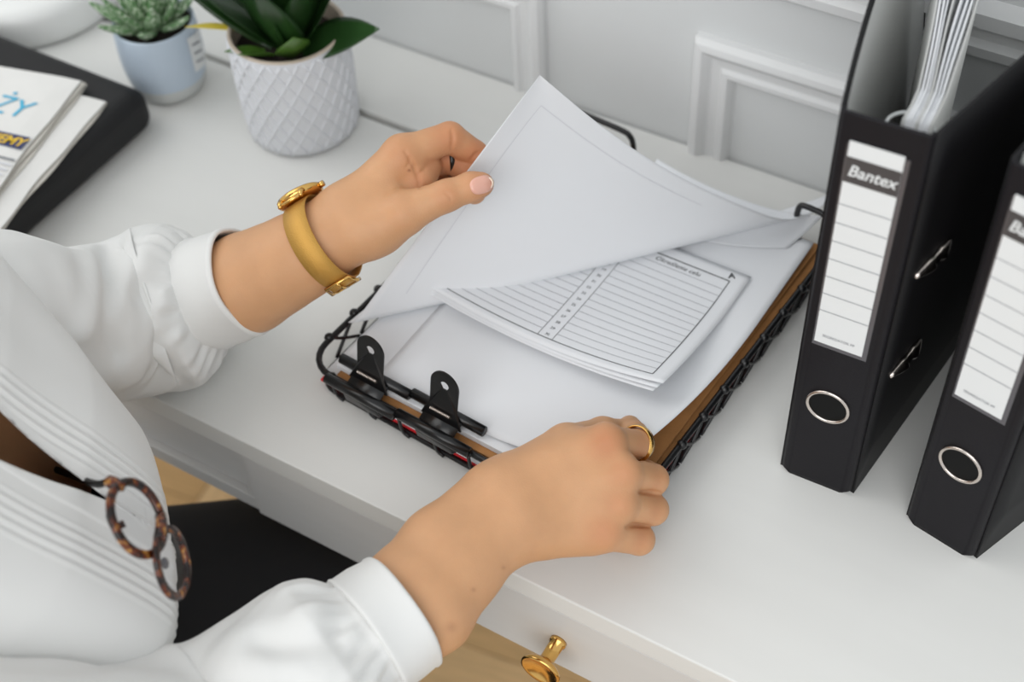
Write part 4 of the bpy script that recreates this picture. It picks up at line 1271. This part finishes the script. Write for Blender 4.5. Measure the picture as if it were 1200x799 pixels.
prof = [(0.0001, -0.0005), (0.0150, -0.0005), (0.0168, 0.001), (0.0170, 0.0035), (0.0164, 0.0052), (0.0150, 0.0060), (0.0143, 0.0055)]
cs = G().lathe(prof, seg=44, M=WM, cap=False).build('case', M_gold, wt)
G().lathe([(0.0001, 0.0054), (0.0145, 0.0052)], seg=44, M=WM, cap=False).build('dial', M_watchface, cs)
for sx in (-1, 1):
    for sy in (-1, 1):
        lug = G().tube([tuple(WM @ Vector((sx * 0.0085, sy * 0.0135, 0.0022))), tuple(WM @ Vector((sx * 0.0088, sy * 0.0180, 0.0008))), tuple(WM @ Vector((sx * 0.0088, sy * 0.0205, -0.0024)))], [0.0022, 0.0020, 0.0014], 8).build('lug', M_gold, cs)
    G().tube([tuple(WM @ Vector((-0.0090, sx * 0.0195, -0.0012))), tuple(WM @ Vector((0.0090, sx * 0.0195, -0.0012)))], 0.0014, 8).build('band_bar', M_gold, wt)
G().tube([tuple(WM @ Vector((0.0165, 0, 0.0025))), tuple(WM @ Vector((0.0200, 0, 0.0025)))], 0.0022, 12).build('crown', M_gold, cs)
ba_ = math.radians(-72); bi = int((ba_ % (2 * math.pi)) / (2 * math.pi) * NB)
def bk(da, o, x): return wp(ba_ + da, rad[bi] + o, x)
bu = G().tube([bk(-0.25, 0.0030, -0.0095), bk(-0.25, 0.0030, 0.0095), bk(0.0, 0.0042, 0.0105), bk(0.28, 0.0032, 0.0095), bk(0.28, 0.0032, -0.0095), bk(0.0, 0.0042, -0.0105)], 0.0014, 8, closed=True).build('buckle', M_gold, wt)
G().tube([bk(-0.25, 0.0034, 0), bk(0.05, 0.0050, 0), bk(0.30, 0.0038, 0)], 0.0012, 8).build('buckle_pin', M_gold, bu)
G().grid(lambda a, b: bk(-0.15 + 0.35 * a, 0.0022 + 0.0012 * math.sin(math.pi * a), -0.0085 + 0.017 * b), 8, 3).build('clasp_plate', M_mesh, bu, solid=0.0010)

# ------------------------------------------------------------------ finger rings
def finger_band(a, b, t, r, width, m, label, name, cat='ring'):
    a = np.array(a); b = np.array(b); x = (b - a); x /= np.linalg.norm(x); c = a + (b - a) * t
    u = np.cross(x, [0, 0, 1.0]); u /= np.linalg.norm(u); v = np.cross(x, u)
    prof = [(-width / 2, r), (-width / 2, r + 0.0009), (0, r + 0.0014), (width / 2, r + 0.0009), (width / 2, r), (0, r - 0.0002)]
    V = []; n = 48
    for k in range(n):
        an = 2 * math.pi * k / n
        for (xx, rr) in prof: V.append(c + x * xx + (u * math.cos(an) + v * math.sin(an)) * rr)
    q = len(prof)
    F = [(k * q + j, k * q + (j + 1) % q, ((k + 1) % n) * q + (j + 1) % q, ((k + 1) % n) * q + j) for k in range(n) for j in range(q)]
    return tag(mesh(name, V, F, m), label, cat)
finger_band(Rj['m2'] * 0.8 + Rj['i1'] * 0.2, Rj['i1'] * 0.9 + Rj['i2'] * 0.1, 0.98, 0.0111, 0.0056, M_gold, 'plain gold ring on right index finger', 'finger_ring')
finger_band(L['m3'], L['d1'], 0.93, 0.0110, 0.0034, M_clip, 'thin black ring on curled left middle finger', 'finger_ring')

# ------------------------------------------------------------------ eyeglasses hanging from the neckline
M_tort = bpy.data.materials.new('tortoiseshell'); M_tort.use_nodes = True
nt = M_tort.node_tree; bs = nt.nodes['Principled BSDF']; bs.inputs['Roughness'].default_value = 0.2
tc = nt.nodes.new('ShaderNodeTexCoord'); nz = nt.nodes.new('ShaderNodeTexNoise'); nz.inputs['Scale'].default_value = 170; nz.inputs['Detail'].default_value = 2
rp = nt.nodes.new('ShaderNodeValToRGB'); rp.color_ramp.elements[0].position = 0.46; rp.color_ramp.elements[0].color = lin(24, 13, 10)
rp.color_ramp.elements[1].position = 0.74; rp.color_ramp.elements[1].color = lin(186, 138, 70)
e_ = rp.color_ramp.elements.new(0.60); e_.color = lin(104, 46, 20)
nt.links.new(tc.outputs['Object'], nz.inputs['Vector']); nt.links.new(nz.outputs['Fac'], rp.inputs[0]); nt.links.new(rp.outputs[0], bs.inputs['Base Color'])
M_lens = bpy.data.materials.new('clear_lens'); M_lens.use_nodes = True
nt = M_lens.node_tree; nt.nodes.remove(nt.nodes['Principled BSDF'])
tb = nt.nodes.new('ShaderNodeBsdfTransparent'); tb.inputs[0].default_value = (0.93, 0.93, 0.94, 1)
gl = nt.nodes.new('ShaderNodeBsdfGlossy'); gl.inputs['Roughness'].default_value = 0.03
mx = nt.nodes.new('ShaderNodeMixShader'); mx.inputs[0].default_value = 0.10
nt.links.new(tb.outputs[0], mx.inputs[1]); nt.links.new(gl.outputs[0], mx.inputs[2]); nt.links.new(mx.outputs[0], nt.nodes['Material Output'].inputs[0])
gs = thing('eyeglasses', 'round tortoiseshell eyeglasses hanging from the blouse neckline', 'glasses')
GD = 0.762                                                   # depth of the front of the glasses
def gv(dx, dy, dd, d=GD):                                    # image offset in px and depth in mm -> vector
    return RM @ np.array([dx * d / FPX, -dy * d / FPX, -dd / 1000])
c1g = at(161, 607, GD); c2g = at(202, 659, GD + 0.014)
u1 = gv(14, -7, 18); v1 = gv(18, 40, 0)
u2 = gv(6, -3, 19); v2 = gv(8, 39, 2)
def rimpath(c, u, v, k=1.0, n=48):
    P = []
    for i in range(n):
        a = 2 * math.pi * i / n; x, y = math.cos(a), math.sin(a)
        P.append(c + k * (u * np.sign(x) * abs(x) ** 0.95 + v * np.sign(y) * abs(y) ** 0.95))
    return P
for (c, u, v) in ((c1g, u1, v1), (c2g, u2, v2)):
    nn_ = np.cross(u, v); nn_ /= np.linalg.norm(nn_)
    if nn_ @ (CAM_LOC - c) < 0: nn_ = -nn_
    g = G(); V = []; P = rimpath(c, u, v); n = len(P)
    for i in range(n):
        o = (P[i] - c) / np.linalg.norm(P[i] - c)
        for (a, b) in ((-0.0018, -0.0014), (0.0024, -0.0014), (0.0029, 0.0), (0.0024, 0.0014), (-0.0018, 0.0014)):
            V.append(P[i] + o * a + nn_ * b)
    g.add(V, [(i * 5 + k, i * 5 + (k + 1) % 5, ((i + 1) % n) * 5 + (k + 1) % 5, ((i + 1) % n) * 5 + k) for i in range(n) for k in range(5)])
    rm = g.build('rim', M_tort, gs)
    lp = rimpath(c, u, v, 0.97)
    G().add([c + nn_ * 0.0012] + lp, [(0, 1 + i, 1 + (i + 1) % n) for i in range(n)]).build('lens', M_lens, gs)
# bridge, hinge blocks, temples, nose pads
br1 = c1g + u1 * 0.97 + v1 * 0.22; br2 = c2g - u2 * 0.5 - v2 * 0.86
G().tube(spline([br1, (br1 + br2) / 2 + gv(2, -4, 0), br2], 8), [0.0032] * 9, 10).build('bridge', M_tort, gs)
hg = at(134, 567, GD)
G().tube([at(146, 571, GD), hg, at(127, 563, GD + 0.002)], [0.0026, 0.0040, 0.0034], 10).build('hinge_block', M_tort, gs)
tA = at(118, 567, 0.774)
G().tube(spline([at(126, 564, GD + 0.003), tA, at(108, 566, 0.792), at(92, 560, 0.828), at(60, 548, 0.866)], 14), 0.0022, 8).build('temple', M_black, gs)
G().tube(spline([at(146, 613, GD + 0.001), at(138, 617, GD), at(134, 618, GD + 0.001), at(131, 612, GD + 0.004), at(128, 604, GD + 0.012)], 20), 0.0021, 8).build('temple', M_tort, gs)
for (c, s) in ((c1g + u1 * 0.70 + v1 * 0.40, 1), (c2g - u2 * 0.6 - v2 * 0.1, -1)):
    q = G().sphere((0, 0, 0), 0.0035, 12, 8)
    q.V = [tuple(np.array(c) + gv(0, 0, 3) + np.array(v) * [0.5, 0.7, 1.4]) for v in q.V]
    q.build('nose_pad', M_pocket, gs)

# ------------------------------------------------------------------ stool under the person (out of the picture)
ch = thing('stool', 'grey padded stool beneath the seated person', 'stool')
sc_ = (-0.20, -0.235)
G().lathe([(0.0001, T - 0.380), (0.17, T - 0.380), (0.185, T - 0.370), (0.188, T - 0.345), (0.18, T - 0.320), (0.15, T - 0.309), (0.0001, T - 0.3065)], (sc_[0], sc_[1], 0), 40, cap=False).build('seat', M_seat, ch)
for k in range(4):
    a = math.pi / 4 + k * math.pi / 2
    G().tube([(sc_[0] + 0.12 * math.cos(a), sc_[1] + 0.12 * math.sin(a), T - 0.379), (sc_[0] + 0.19 * math.cos(a), sc_[1] + 0.19 * math.sin(a), 0.001)], [0.014, 0.010], 10).build('leg', M_seat, ch)

# ------------------------------------------------------------------ put every thing's origin at its base
bpy.context.view_layer.update()
for o in list(COL.objects):
    if o.parent or o.type not in ('EMPTY', 'MESH') or o.get('kind') == 'structure': continue
    fam = [c for c in ([o] + list(o.children_recursive)) if c.type == 'MESH']
    P = np.array([tuple(c.matrix_world @ Vector(b)) for c in fam for b in c.bound_box])
    lo, hi = P.min(0), P.max(0)
    base = Vector(((lo[0] + hi[0]) / 2, (lo[1] + hi[1]) / 2, lo[2]))
    if o.type == 'EMPTY':
        o.location = base
        for c in o.children: c.matrix_parent_inverse = Matrix.Translation(-base)
    else:
        o.data.transform(Matrix.Translation(-base)); o.location = base
